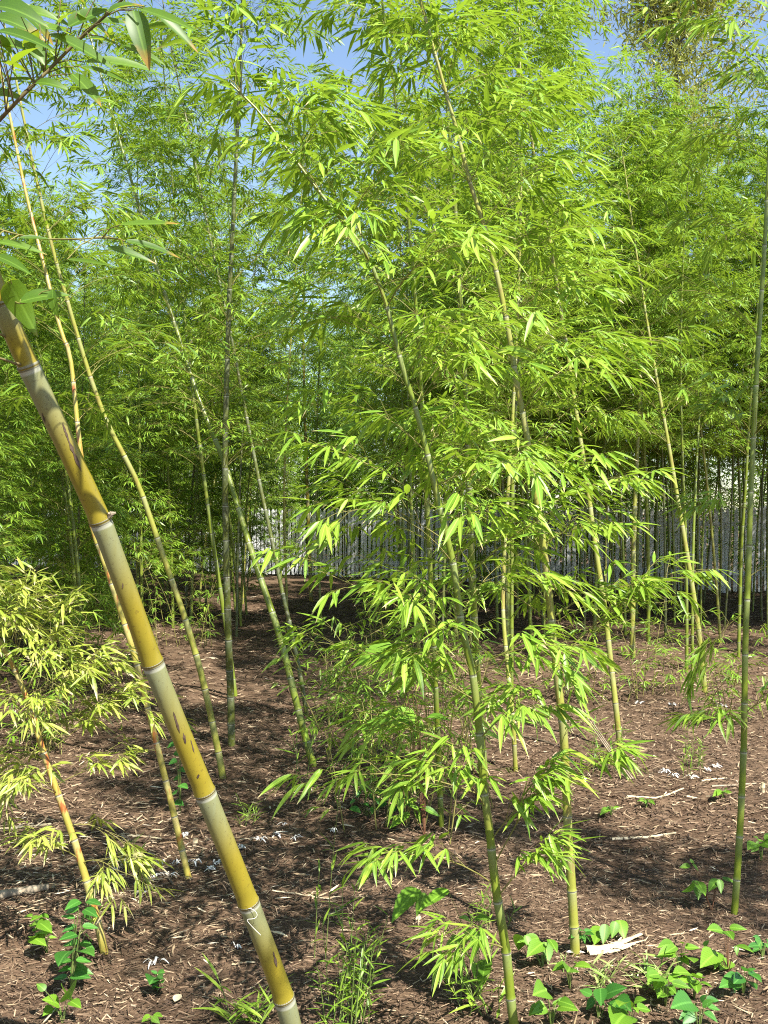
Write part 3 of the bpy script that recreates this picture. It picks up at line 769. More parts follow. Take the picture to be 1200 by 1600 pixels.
# --- other culms in the middle distance, traced except the first, added for shade
TRACED = [
    ((690, 1292), [(686, 1200), (681, 1080), (675, 950), (668, 800), (660, 640), (650, 480), (636, 320), (618, 160), (598, 10), (585, -90)], .0150, 1.75, 'added upright bamboo half hidden behind the leaves of the arching plant', (CULM_GREEN, LEAF_BRIGHT), .80, .105, 1.9, .4),  # added plant whose crown shades the open mulch and thickens the foliage
    # foot, path, r0, crown_from, label, materials, blen, leaf_len, per_node, droop
    ((349, 1216), [(340, 1170), (316, 1060), (290, 970), (264, 895), (240, 825), (215, 755), (190, 705), (165, 655), (138, 580), (108, 480), (80, 380), (50, 250), (20, 100), (-20, -80)], .0205, 2.3, 'leaning pale straw bamboo between the thick yellow culm and the dark upright one', (CULM_LIGHT, LEAF), .80, .10, 1.3, .35),
    ((362, 1166), [(360, 1080), (357, 1000), (353, 850), (352, 700), (357, 500), (364, 350), (371, 200), (377, 50), (382, -120), (385, -260)], .0260, 1.7, 'dark upright bamboo culm with a deep green shaded crown behind the leaning culms', (CULM_DULL_SHADED, LEAF), 1.0, .095, 2.6, .35),
    ((491, 1197), [(466, 1110), (440, 1005), (416, 930), (395, 868), (371, 790), (350, 722), (330, 672), (308, 615), (284, 540), (255, 450), (225, 350), (190, 230), (150, 90), (110, -60)], .0240, 2.5, 'leaning mottled green bamboo crossing in front of the dark upright culm', (CULM_GREEN, LEAF), .85, .10, 1.9, .35),
    ((480, 1118), [(470, 1060), (455, 985), (440, 920), (424, 840), (405, 752), (385, 650), (360, 520), (330, 380), (300, 230), (265, 60), (240, -80)], .0185, 2.6, 'thin brownish bamboo culm standing behind the leaning mottled green one', (CULM_DULL_SHADED, LEAF), .9, .095, 2.0, .35),
    ((758, 1215), [(752, 1150), (746, 1060), (741, 960), (736, 850), (731, 700), (724, 550), (716, 400), (706, 250), (690, 90), (670, -70)], .0240, 1.6, 'thick upright green bamboo directly behind the arching plant in the middle', (CULM_GREEN, LEAF_BRIGHT), .95, .105, 2.3, .4),
    ((806, 1205), [(801, 1120), (793, 1040), (786, 950), (789, 850), (797, 720), (806, 560), (812, 400), (815, 230), (812, 60), (806, -90)], .0150, 1.5, 'thin upright bamboo between the arching plant and the bare-culmed straw-green one', (CULM_LIGHT, LEAF_BRIGHT), .9, .10, 2.0, .4),
    ((970, 1174), [(963, 1110), (955, 1040), (944, 945), (930, 850), (916, 745), (903, 660), (888, 560), (868, 430), (842, 280), (815, 130), (790, -20), (770, -120)], .0205, 2.15, 'leaning yellow-green bamboo rising from a grass tuft in the clearing', (CULM_LIGHT, LEAF_BRIGHT), .9, .105, 2.1, .45),
    ((1102, 1083), [(1091, 980), (1076, 880), (1060, 785), (1044, 690), (1026, 590), (1006, 470), (988, 350), (972, 230)], .0250, 2.2, 'leaning pale bamboo behind the clearing, its foot beside two thin twin culms', (CULM_LIGHT, LEAF), 1.05, .11, 2.2, .4),
    ((988, 1028), [(989, 930), (991, 820), (996, 700), (1003, 560), (1012, 420), (1020, 310), (1026, 210)], .0330, 2.4, 'pale waxy bamboo culm standing upright in deep shade before the white fence', (CULM_LIGHT, LEAF), 1.2, .11, 2.6, .4),
    ((1073, 1050), [(1073, 950), (1071, 830), (1066, 700), (1064, 540), (1068, 400), (1075, 280), (1082, 190)], .0190, 2.2, 'thin twin bamboo culm close beside the leaning pale one', (CULM_GREEN, LEAF), 1.0, .105, 2.2, .4),
    ((1082, 1046), [(1082, 950), (1084, 830), (1090, 700), (1099, 540), (1110, 400), (1120, 280), (1128, 190)], .0170, 2.2, 'thin twin bamboo culm close beside the leaning pale one', (CULM_GREEN, LEAF), 1.0, .105, 2.0, .4),
    ((1154, 1027), [(1156, 940), (1159, 850), (1165, 760), (1172, 640), (1182, 500), (1194, 360), (1208, 210), (1220, 90)], .0200, 2.0, 'slender bright green bamboo behind the straight one at the clearing edge', (CULM_GREEN, LEAF), 1.0, .105, 2.2, .4),
    ((368, 1088), [(360, 1030), (350, 960), (336, 870), (322, 770), (306, 650), (290, 510), (275, 350), (262, 190), (250, 40)], .0220, 1.8, 'leaning green bamboo with its foot just behind the dark upright culm', (CULM_GREEN, LEAF), 1.0, .10, 2.4, .35),
    ((486, 940), [(485, 900), (483, 850), (480, 760), (476, 640), (474, 500), (478, 340), (486, 200)], .0360, 2.6, 'yellow bamboo culm standing at the end of the open path', (CULM_YELLOW, LEAF), 1.2, .11, 2.6, .35),
    ((503, 985), [(500, 930), (497, 860), (494, 760), (496, 640), (504, 480), (516, 320), (530, 180)], .0170, 2.2, 'thin green bamboo rising beside the open path, next to the yellow culm', (CULM_GREEN, LEAF), 1.1, .11, 2.4, .35),
    ((450, 1000), [(448, 930), (445, 850), (444, 760), (448, 640), (458, 480), (470, 320), (484, 150)], .0170, 2.5, 'slim bright bamboo standing just behind the leaning mottled culm on the path', (CULM_LIGHT, LEAF), 1.0, .105, 2.3, .35),
]
for foot, pts, r0, cf, label, mats, bl, ll, pn, dr in TRACED:
    z = G3(*foot)[1]
    pts = [(x, y, .10 * k * math.sin(foot[0])) for k, (x, y) in enumerate(pts)]
    bamboo('bamboo', label, px_path(foot, pts), r0, .004, cf, mats, group='twin culms behind the clearing' if 'twin bamboo' in label else None, sides=8, first=.18, longest=.26, tip=.14,
           blen=bl * 1.05, ntw=9, twl=.21, leaf_len=ll, droop=dr, per_node=pn * 1.45, dense=2)

# --- the grove behind: a few plants, then copies
def grove_source(H, crown_from, seed_lean, mats, pn, bl, ll):
    k = np.linspace(0, 1, 9); a = R.uniform(0, 6.28)
    p = np.stack((np.cos(a) * seed_lean * H * k ** 2, np.sin(a) * seed_lean * H * k ** 2, H * k - seed_lean * H * .3 * k ** 3), -1)
    return bamboo('bamboo', 'slender leafy bamboo', p, R.uniform(.016, .026), .004, crown_from, mats, sides=6, first=.16, longest=.28, tip=.15, blen=bl, ntw=10, twl=.23, leaf_len=ll, droop=.34, per_node=pn * 1.7, detail=False, dense=2)

LOW = [grove_source(h, c, l, (m, LEAF), 2.3, b, .105) for h, c, l, m, b in ((5.6, .7, .10, CULM_GREEN, .85), (6.2, 1.0, .16, CULM_LIGHT, .9), (5.0, .5, .08, CULM_DULL_SHADED, .8), (6.6, 1.3, .12, CULM_GREEN, .95), (4.4, .4, .2, CULM_GREEN, .75))]
HIGH = [grove_source(h, c, l, (m, LEAF_BRIGHT), 2.4, b, .11) for h, c, l, m, b in ((6.4, 2.1, .10, CULM_GREEN, 1.0), (7.0, 2.4, .14, CULM_LIGHT, 1.05), (6.0, 2.0, .08, CULM_DULL_SHADED, 1.0), (7.4, 2.6, .12, CULM_GREEN, 1.1))]
SRC_USED = set()
def plant(src, x, y, scale, label, group):
    lean = Matrix.Rotation(R.uniform(0, 6.28), 4, 'Z') @ Matrix.Rotation(R.normal(0, .05), 4, 'X')
    M = Matrix.Translation((x, y, float(hz(x, y)) - .02)) @ lean @ Matrix.Scale(scale, 4)
    if src.name not in SRC_USED:
        SRC_USED.add(src.name); r = src
    else:
        r = src.copy(); COL.objects.link(r)
        for ch in src.children:
            c = ch.copy(); COL.objects.link(c); c.parent = r
    r.matrix_basis = M; tag(r, label, 'bamboo', group)
    return r

def fence_y(x):
    return FENCE_A[1] + (FENCE_B[1] - FENCE_A[1]) * (x - FENCE_A[0]) / (FENCE_B[0] - FENCE_A[0])

OCC = [G3(*t[0])[:2] for t in TRACED]
def clear_zone(x, y):
    """places the photograph shows as open mulch"""
    u = x / y * F_PX + CX; v = EYE * F_PX / y + CY
    if y < 5: return True
    if u > 820 and v > 1010: return True          # the clearing
    if 395 < u < 620 and v > 912: return True            # the open path
    if u < -60: return y < 5
    if u < 130 and v > 1075: return True
    if 130 <= u < 395 and v > 1000: return True
    if 620 <= u <= 820 and v > 1080: return True
    return False

placed = list(OCC); tries = 0; n_grove = 0
while tries < 9000 and n_grove < 262:
    tries += 1
    y = R.uniform(6.6, 29.5) if R.random() < .6 else R.uniform(5, 15)
    x = R.uniform(-(.386 * y + 1.8), .386 * y + (4.5 if y > 11.5 else 1.8))
    if y > fence_y(x) - (.9 if x > .5 else .5) or clear_zone(x, y): continue
    md = (.50 + .014 * y) * (.86 if x > 1 else 1)
    if x < -1 and R.random() < .3: continue
    if any((x - a) ** 2 + (y - b) ** 2 < md * md for a, b in placed): continue
    placed.append((x, y)); n_grove += 1
    low = x < -1.2 - .03 * y
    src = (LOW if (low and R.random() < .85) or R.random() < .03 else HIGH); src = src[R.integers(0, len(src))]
    tone = {'culm_green': 'green', 'culm_straw_green': 'straw-coloured', 'culm_dull_shaded': 'dull brownish'}[[c for c in src.children if c.name.startswith('culm')][0].data.materials[0].name]
    if low: g = 'low-branching bamboo with a slender %s culm in the thicket beside the open path' % tone
    elif y > fence_y(x) - 4.5: g = 'slender bamboo with a %s culm standing close in front of the white fence' % tone
    else: g = 'slender bamboo with a %s culm in the grove between clearing and fence' % tone
    u = x / y * F_PX + CX; H = src.children[0].bound_box[6][2] if src.children else 6.0
    H = max(v[2] for c in src.children for v in c.bound_box)
    top = R.uniform(125, 230) if 830 < u < 1020 else R.uniform(95, 200) if 1020 <= u < 1300 else R.uniform(240, 480) if -300 < u < 110 and R.random() < .75 else -400
    sc = min(R.uniform(.82, 1.15), (1.6 + (CY - top) * y / F_PX) / H)
    if sc < .45: n_grove -= 1; placed.pop(); continue
    plant(src, x, y, sc, g, 'grove: ' + g)
# beyond the fence: a far mass of bamboo in which no plant can be told from the next
def far_bamboo():
    mb = MB(); spots = []; tries = 0
    while len(spots) < 170 and tries < 12000:
        tries += 1
        x = R.uniform(-16, 17); y = fence_y(x) + .8 + 8 * R.random() ** 1.5
        if abs(x) > .386 * y + 2 or any((x - a) ** 2 + (y - b) ** 2 < .4 for a, b in spots): continue
        spots.append((x, y))
    stems = []
    for x, y in spots:
        back = y > fence_y(x) + 3; u = x / y * F_PX + CX
        H = R.uniform(6.2, 9.0) if back else R.uniform(4.2, 6.0)
        if 840 < u < 1300: H = min(H, 1.6 + (CY - R.uniform(150, 260)) * y / F_PX)
        if u < 150: H = min(H, 1.6 + (CY - R.uniform(330, 480)) * y / F_PX)
        a = R.uniform(0, 6.28); lx, ly = .10 * H * math.cos(a), .10 * H * math.sin(a)
        k = np.linspace(0, 1, 6); stems.append((np.stack((x + lx * k ** 2, y + ly * k ** 2, H * k), -1), np.linspace(.022, .005, 6)))
        nb = 165; h = .3 + (H - .3) * R.random(nb) ** (.95 if back else 1.25); t = h / H; reach = (.95 - .55 * np.clip((t - .4) / .6, 0, 1)) * R.uniform(.2, 1.1, nb); az = R.uniform(0, 6.28, nb)
        c = np.stack((x + lx * t ** 2 + np.cos(az) * reach, y + ly * t ** 2 + np.sin(az) * reach, h + reach * .3), -1)
        m = 12; P = np.repeat(c, m, axis=0) + R.normal(0, 1, (nb * m, 3)) * np.array((.17, .17, .09)); azl = np.repeat(az, m) + R.normal(0, .9, nb * m)
        D = np.stack((np.cos(azl), np.sin(azl), R.normal(-.35, .3, nb * m)), -1); N = UP[None] + R.normal(0, .4, (nb * m, 3))
        L = R.uniform(.13, .25, nb * m); add_leaves(mb, P, D, N, L, L * R.uniform(.13, .18, nb * m), R.uniform(.02, .2, nb * m), R.random(nb * m), T_FAR)
    tubes_batch(mb, stems, 5, 1)
    tag(link('far_bamboo', mb.mesh('far_bamboo', [LEAF, CULM_GREEN])), 'far mass of leafy bamboo growing beyond the white fence', 'bamboo thicket', kind='stuff')
far_bamboo()
# plants beside the camera whose crowns shade the foreground
for x, y, sc in ((2.95, 2.5, .72), (-3.3, 4.2, .85), (5.5, 9.9, .85), (6.3, 11.6, .9)):
    plant(HIGH[int(x * 10) % 4], x, y, sc, 'tall bamboo beside the clearing that shades the mulch from outside the view', 'bamboo around the clearing')

bamboo('bamboo', 'bamboo leaning over the viewer that throws dappled shade below the thick culm', [np.array(q) for q in ((1.25, .55, -.02), (1.25, .58, 1.5), (1.2, .65, 3.0), (1.1, .8, 4.4))], .018, .004, 2.9, (CULM_GREEN, LEAF), sides=8, blen=.42, ntw=6, leaf_len=.1, per_node=1.3)

# ------------------------------------------------------------------ olive-green tree beyond the grove
def olive_tree():
    base = np.array((6.9, 24.0, 0.0)); base[1] = max(base[1], 22.5); root = empty('tree', base); tag(root, 'tall olive-green fine-leaved tree above the bamboo grove against the sky', 'tree')
    tr = MB(); trunk = spline([(0, 0, -.1), (.1, 0, 3), (-.1, .1, 6.5), (.15, 0, 10), (.1, .1, 15.0)], 30)[0]
    tube(tr, trunk, np.linspace(.13, .02, 30), 10); limbs = MB(); cr = MB()
    P, D, N, L = [], [], [], []
    for k in range(60):
        s = R.uniform(.55, 1.0); p = trunk[int(s * 29)]; a = R.uniform(0, 6.28); e = R.uniform(.3, 1.1); ln = 2.9 * (1.2 - s) ** .35 * R.uniform(.5, 1.1)
        d = np.array((math.cos(a) * math.cos(e), math.sin(a) * math.cos(e), math.sin(e)))
        q = spline([p, p + d * ln * .5 + R.normal(0, .1, 3), p + d * ln + np.array((0, 0, R.normal(.1, .25)))], 10)[0]
        tube(limbs, q, np.linspace(.022, .005, 10), 4, cap=False)
        for j in range(9):
            c = q[R.integers(3, 10)] + R.normal(0, .32, 3)
            n = 34; pos = c + R.normal(0, 1, (n, 3)) * np.array((.26, .26, .18))
            P.append(pos); dd = R.normal(0, 1, (n, 3)) + np.array((0, 0, .3)); D.append(dd / np.linalg.norm(dd, axis=1)[:, None]); N.append(R.normal(0, .5, (n, 3)) + UP); L.append(R.uniform(.14, .26, n))
    P, D, N, L = np.concatenate(P), np.concatenate(D), np.concatenate(N), np.concatenate(L)
    add_leaves(cr, P, D, N, L, L * .17, .1, R.random(len(P)), T_MID)
    t = link('trunk', tr.mesh('trunk', BARK, True), root); link('limbs', limbs.mesh('limbs', BARK), t)
    link('crown', cr.mesh('crown', LEAF_OLIVE), root)
olive_tree()

# ------------------------------------------------------------------ low plants on the mulch
def weed(name, label, cat, foot, spots, mat, tpl=T_OVATE, ratio=.55, stem=STEM, stem_r=.0016, group=None, fan_n=1, z_off=True):
    """spots: leaves as (x0, y0, x1, y1) pixels at the plant's depth, each on its own stalk"""
    b = G3(*foot); base = b - UP * .008; z = b[1]
    root = empty(name, base); tag(root, label, cat, group)
    lm = leaf_meshes(mat, tpl, ratio); mb = MB()
    hub = base + UP * .02
    for q in spots:
        x0, y0, x1, y1 = q[:4]; dz = R.normal(0, .035)
        a = W3(x0, y0, z + dz); c = W3(x1, y1, z + dz + R.normal(-.03, .04))
        for v in (a, c): v[2] = max(v[2], float(hz(v[0], v[1])) + .015)
        d = c - a; L = np.linalg.norm(d)
        m = (hub + a) / 2 + np.array((0, 0, .25 * np.linalg.norm(a - hub) * .4))
        tube(mb, spline([hub - UP * .02, m, a], 7)[0] - base, np.linspace(stem_r, stem_r * .5, 7), 5)
        n = nrm(np.array((R.normal(.1, .25), -.45, .85)))
        link('leaf', lm[R.integers(0, 6)], root, leaf_matrix(base, a, d / L, n, L))
    link('stem', mb.mesh('stem', stem, True), root)
    return root

def rosette(px, py, n, leaf_px, rise=.4):
    """leaf spots around a foot pixel"""
    out = []
    a0 = R.uniform(0, 6.28); n = n + 4
    for k in range(n):
        a = a0 + k * 6.28 / n + R.normal(0, .25); h = leaf_px * rise * R.uniform(.5, 1.6)
        x0, y0 = px + math.cos(a) * leaf_px * .35, py - h + math.sin(a) * leaf_px * .14
        ll = leaf_px * R.uniform(.5, 1.1)
        out.append((x0, y0, x0 + math.cos(a) * ll, y0 + math.sin(a) * ll * .42 + leaf_px * .10))
    return out

weed('ground_weed', 'broad-leaved weed with two drooping round leaves behind the split cane', 'weed', (948, 1474), [(940, 1448, 930, 1474), (946, 1444, 944, 1476), (962, 1440, 957, 1466), (968, 1438, 976, 1464)], WEED, ratio=.62)
weed('ground_weed', 'weed with one large drooping serrated leaf near the foot of the arching bamboo', 'weed', (848, 1512), [(852, 1472, 858, 1514), (848, 1474, 824, 1488), (842, 1466, 808, 1472), (858, 1468, 872, 1486), (815, 1462, 808, 1484), (822, 1462, 828, 1482)], WEED, ratio=.60)
weed('ground_weed', 'clump of rounded weed leaves directly below the arching bamboo culm', 'weed', (862, 1606), rosette(862, 1588, 7, 34, .7), WEED, ratio=.60)
weed('ground_weed', 'large-leaved deep green weed in front of the variegated sedge', 'weed', (935, 1592), [(930, 1560, 915, 1580), (925, 1555, 905, 1545), (935, 1560, 952, 1585), (945, 1555, 975, 1540), (962, 1560, 985, 1575), (938, 1545, 940, 1570), (955, 1568, 965, 1588)], WEED_DARK, ratio=.62)
weed('ground_weed', 'five-leaved weed beside the striped sedge and the dry curled sheath', 'weed', (1040, 1572), rosette(1040, 1552, 6, 30, .6), WEED, ratio=.6)
weed('ground_weed', 'pair of trifoliate seedlings standing above the five-leaved weed', 'weed', (1062, 1530), rosette(1062, 1508, 6, 26, .8), WEED, ratio=.56)
weed('ground_weed', 'spreading deep green weed at the front of the weed patch', 'weed', (1092, 1612), rosette(1092, 1592, 7, 36, .5), WEED_DARK, ratio=.58)
weed('bramble', 'bramble seedling with pale serrated leaflets at the foot of the green bamboo', 'bramble', (1112, 1422), [(1078, 1352, 1062, 1356), (1082, 1350, 1092, 1360), (1080, 1348, 1084, 1342), (1085, 1378, 1072, 1398), (1090, 1378, 1104, 1398), (1088, 1376, 1092, 1402), (1122, 1374, 1108, 1392), (1128, 1372, 1152, 1380), (1124, 1374, 1128, 1396)], WEED, ratio=.52, stem=STEM_RED)
weed('bramble', 'tall bramble seedling with several leaf tiers above the weed patch', 'bramble', (1138, 1520), [(1130, 1455, 1108, 1449), (1135, 1455, 1148, 1468), (1140, 1450, 1166, 1449), (1150, 1478, 1176, 1482), (1150, 1478, 1152, 1492), (1120, 1490, 1098, 1498), (1122, 1488, 1118, 1506), (1140, 1502, 1128, 1516), (1100, 1478, 1108, 1468)], WEED, ratio=.5, stem=STEM_RED)
weed('ground_weed', 'small dark trifoliate weed lying beside the bramble seedling', 'weed', (1162, 1556), rosette(1162, 1540, 6, 26, .5), WEED_DARK, ratio=.5)
weed('ground_weed', 'light green weed half outside the clearing beside the straight green bamboo', 'weed', (1190, 1345), rosette(1188, 1328, 6, 22, .6), WEED, ratio=.55)
weed('ground_weed', 'lacy grey-green seedling at the foot of the bare-culmed bamboo', 'weed', (905, 1478), rosette(908, 1466, 8, 16, .5), WEED_DARK, ratio=.4)
weed('ground_weed', 'round-leaved weed filling the gap between two larger weeds near the sedges', 'weed', (985, 1612), rosette(985, 1596, 4, 30, .7), WEED, ratio=.62)
weed('ground_weed', 'young weed with upright pale leaves beside the tall bramble seedling', 'weed', (1085, 1560), rosette(1085, 1545, 3, 24, .9), WEED, ratio=.55)
weed('ground_weed', 'weed sprawling in front of the bare-culmed bamboo between cane and sedge', 'weed', (890, 1545), rosette(890, 1528, 3, 26, .6), WEED, ratio=.58)
weed('ground_weed', 'small weed at the frame edge beyond the dark trifoliate one', 'weed', (1192, 1500), rosette(1192, 1488, 3, 22, .6), WEED_DARK, ratio=.55)
# creepers with ovate leaves around the arching bamboo
weed('creeper', 'creeper with large pale ovate leaves climbing the arching bamboo', 'creeper', (748, 1560), [(738, 1452, 722, 1478), (742, 1455, 744, 1494), (748, 1450, 760, 1482), (735, 1440, 720, 1430), (742, 1436, 765, 1432), (720, 1465, 692, 1480), (700, 1390, 655, 1420), (664, 1395, 650, 1432), (655, 1390, 606, 1428), (760, 1500, 750, 1540), (735, 1500, 745, 1530)], WEED, ratio=.5, stem_r=.0018)
weed('creeper', 'upright reddish-stemmed weed with serrated ovate leaves behind the arching bamboo', 'creeper', (664, 1305), [(655, 1125, 552, 1132), (650, 1118, 600, 1105), (660, 1130, 640, 1160), (668, 1120, 700, 1118), (615, 1010, 545, 1030), (622, 1012, 590, 1040), (640, 1270, 608, 1296), (655, 1265, 640, 1258), (662, 1262, 690, 1275), (640, 1050, 668, 1062), (648, 1060, 622, 1080)], WEED, ratio=.42, stem=STEM_RED, stem_r=.0026)
weed('creeper', 'low ivy-like weed in the shade below the creeper with serrated leaves', 'creeper', (575, 1275), [(x, y, x + R.uniform(-16, 16), y + R.uniform(5, 14)) for x, y in [(548 + 7 * k, 1262 - (k * 13) % 32) for k in range(12)]], WEED_DARK, ratio=.6)
# shrub and seedlings near the yellowed plant
sh = [(x + R.normal(0, 4), y, x + s * R.uniform(18, 28), y + R.uniform(-2, 10)) for y in range(1408, 1530, 13) for x, s in ((108 + (1530 - y) * .12, -1), (116 + (1530 - y) * .14, 1))]
weed('shrub', 'small dark green shrub with paired leaves beside the yellowed bamboo', 'shrub', (112, 1545), sh, WEED_DARK, ratio=.45, stem=STEM, stem_r=.0022)
sh2 = [(50 + (k % 3) * 13, 1432 + (k // 3) * 11, 50 + (k % 3) * 13 + R.choice((-1, 1)) * R.uniform(10, 17), 1432 + (k // 3) * 11 + R.uniform(-4, 10)) for k in range(12)]
weed('shrub', 'little pale green shrub shoot next to the dark paired-leaf shrub', 'shrub', (74, 1488), sh2, WEED, ratio=.48)
weed('ground_weed', 'pale lime seedling with round leaves in front of the dark shrub', 'weed', (98, 1598), [(92, 1570, 72, 1556), (70, 1548, 58, 1535), (104, 1560, 98, 1540), (110, 1565, 126, 1572), (112, 1556, 106, 1540), (92, 1580, 96, 1598), (84, 1575, 68, 1582)], WEED, ratio=.66)
weed('ground_weed', 'tiny upright seedling with paired leaves on open mulch', 'weed', (246, 1550), [(245, 1545 - 8 * k, 245 + s * 10, 1541 - 8 * k) for k in range(4) for s in (-1, 1)], WEED_DARK, ratio=.6)
weed('ground_weed', 'flat two-leaved seedling between the shrub and the thick culm', 'weed', (236, 1604), [(236, 1592, 222, 1600), (240, 1592, 255, 1588), (238, 1590, 248, 1598)], WEED, ratio=.6)
vine = [(278 + 5 * math.sin(k), 1110 + 13 * k, 278 + 5 * math.sin(k) + (14 if k % 2 else -14), 1114 + 13 * k) for k in range(12)]
weed('creeper', 'thin dark creeper seedling between the two slim leaning culms', 'creeper', (282, 1272), vine, WEED_DARK, ratio=.7)
for px, py, lab in ((955, 1275, 'wispy pale weed near the bent dry stick'), (1010, 1262, 'feathery weed patch beside the straight dry stick'), (1130, 1248, 'thin leafed weed sprig by the short cane stump')):
    weed('ground_weed', lab, 'weed', (px, py), rosette(px, py - 6, 7, 11, .5), WEED, ratio=.35)

def tuft(name, label, cat, foot, height, n, spread, leaf_len, mat, group=None, ratio=.11, lean=.3, leaf_n=5, stems=True):
    """a clump of thin upright shoots with narrow leaves"""
    b = G3(*foot); base = b - UP * .01; root = empty(name, base); tag(root, label, cat, group)
    lm = leaf_meshes(mat, T_FINE, ratio)
    for k in range(n):
        a = R.uniform(0, 6.28); h = height * R.uniform(.45, 1.05); o = R.normal(0, spread, 2)
        foot_p = np.array((o[0], o[1], 0)); top = foot_p + np.array((math.cos(a) * lean * h, math.sin(a) * lean * h, h))
        sp = spline([foot_p, (foot_p + top) / 2 + np.array((0, 0, .08 * h)), top], 8)[0]
        mb = MB(); tube(mb, sp, np.linspace(.0022, .0009, 8), 5)
        st = link('shoot', mb.mesh('shoot', STEM, True), root)
        for j in range(leaf_n):
            i = min(7, 2 + int(j * 6 / leaf_n)); aa = a + (j % 2) * 2.6 + R.normal(0, .6); e = R.uniform(.1, 1.0)
            d = np.array((math.cos(aa) * math.cos(e), math.sin(aa) * math.cos(e), math.sin(e)))
            ll = leaf_len * R.uniform(.6, 1.2)
            link('leaf', lm[R.integers(0, 6)], st, leaf_matrix(np.zeros(3), sp[i], d, nrm(UP - d * d[2] * .9 + R.normal(0, .2, 3)), ll))
    return root

tuft('bamboo_shoot', 'bright young bamboo tuft at the foot of the thick leaning culm', 'bamboo shoot', (385, 1606), .13, 9, .04, .105, LEAF_BRIGHT, lean=.7, leaf_n=5)
tuft('bamboo_shoot', 'dark clump of thin upright bamboo shoots between the thick culm and the arching plant', 'bamboo shoot', (540, 1606), .40, 22, .055, .075, LEAF, lean=.24, leaf_n=8)
tuft('bamboo_shoot', 'tall lone leafy shoot rising above the dark clump of thin shoots', 'bamboo shoot', (505, 1500), .58, 2, .02, .085, LEAF, lean=.12, leaf_n=8)
tuft('bamboo_shoot', 'leafy bamboo shoot cluster around the foot of the creeper', 'bamboo shoot', (742, 1585), .20, 9, .05, .10, LEAF_BRIGHT, lean=.6, leaf_n=5)
tuft('bamboo_shoot', 'small green shoot tuft on shaded mulch behind the creeper', 'bamboo shoot', (765, 1452), .16, 8, .04, .055, LEAF, lean=.4, leaf_n=6)
tuft('bamboo_shoot', 'sparse shoot with folded leaves beside the mottled leaning culm', 'bamboo shoot', (472, 1225), .62, 4, .05, .12, LEAF, lean=.2, leaf_n=6)
tuft('grass_tuft', 'bushy grass tuft beside the leaning yellow-green bamboo in the clearing', 'grass tuft', (945, 1205), .30, 12, .05, .08, LEAF, lean=.25, leaf_n=7)
tuft('grass_tuft', 'thin pale grass stalk standing alone in the clearing', 'grass tuft', (1070, 1212), .28, 3, .02, .07, LEAF_BRIGHT, lean=.12, leaf_n=8)
tuft('grass_tuft', 'dark narrow grass tuft beside the thin pale stalk', 'grass tuft', (1092, 1200), .22, 8, .03, .06, LEAF, lean=.15, leaf_n=6)
tuft('grass_tuft', 'short grass tuft by the foot of the pale leaning bamboo', 'grass tuft', (385, 1285), .16, 8, .03, .06, LEAF, lean=.35, leaf_n=5)
tuft('grass_tuft', 'short green tuft in the white withered debris', 'grass tuft', (212, 1362), .15, 6, .02, .07, LEAF_BRIGHT, lean=.3, leaf_n=4)
tuft('sedge', 'striped pale sedge with arching leaves beside the split cane', 'sedge', (925, 1535), .09, 9, .05, .07, VARIEGATED, lean=.9, leaf_n=4)
tuft('sedge', 'striped pale sedge clump among the broad weeds', 'sedge', (1018, 1540), .10, 8, .04, .085, VARIEGATED, lean=.9, leaf_n=4)
# understorey bamboo saplings around the arching plant and along the path
SAP = [((635, 1285), 1.0, 'bright leafy sapling clump behind the lower branches of the arching bamboo', 20, .15), ((700, 1225), 1.15, 'dense bright bamboo sapling clump beneath the arching plant', 18, .16), ((560, 1200), .8, 'loose sapling clump between the mottled leaning culm and the arching plant', 10, .13), ((545, 1130), .7, 'low bamboo sapling on the shaded path', 8, .1),
       ((1020, 1085), .8, 'leafy bamboo sapling at the back of the clearing', 9, .12), ((1140, 1130), .75, 'drooping bamboo sapling beside the straight green bamboo', 8, .12), ((900, 1095), .8, 'bamboo sapling behind the bare-culmed straw-green bamboo', 8, .1),
       ((60, 1180), .9, 'green bamboo sapling behind the yellowed plant', 12, .14), ((150, 1080), .9, 'deep green sapling clump behind the slim streaked bamboo', 12, .16), ((280, 1010), 1.1, 'sapling thicket at the edge of the open path', 12, .2), ((610, 1030), 1.1, 'sapling beside the far end of the open path', 10, .2), ((200, 985), 1.2, 'tall sapling thicket behind the deep green clump', 12, .22), ((40, 1000), 1.2, 'sapling thicket behind the yellowed plant and the green sapling', 12, .22)]
for foot, h, lab, n, sp in SAP:
    b = G3(*foot); base = b - UP * .01; root = empty('bamboo_sapling', base); tag(root, lab, 'bamboo sapling')
    for k in range(n):
        o = np.append(R.normal(0, sp, 2), 0); a = R.uniform(0, 6.28); hh = h * R.uniform(.5, 1.1)
        spn = spline([o, o + np.array((math.cos(a) * .1, math.sin(a) * .1, hh * .55)), o + np.array((math.cos(a) * .28, math.sin(a) * .28, hh))], 8)[0]
        mb = MB(); tube(mb, spn, np.linspace(.004, .0014, 8), 5, mat=1); L = []
        for j in range(8):
            i = min(7, 1 + j); aa = a + j * 2.4 + R.normal(0, .4); e = R.uniform(.1, .6)
            d = np.array((math.cos(aa) * math.cos(e), math.sin(aa) * math.cos(e), math.sin(e)))
            q = np.array([spn[i], spn[i] + d * .07, spn[i] + d * .15]); tube(mb, q, np.array((.0016, .0013, .0009)), 4, cap=False, mat=1)
            fan(L, q[2], d, R.integers(3, 6), .10, .5); fan(L, q[1], d, 2, .09, .5)
        P, D, N, LL, WW, dr, va, _ = expand(L); add_leaves(mb, P, D, N, LL, WW, dr, va, T_SEMI)
        link('shoot', mb.mesh('shoot', [LEAF_BRIGHT if 'bright' in lab else LEAF, TWIG]), root)  # brighter leaf colour stands in for sunlight on the bright clumps

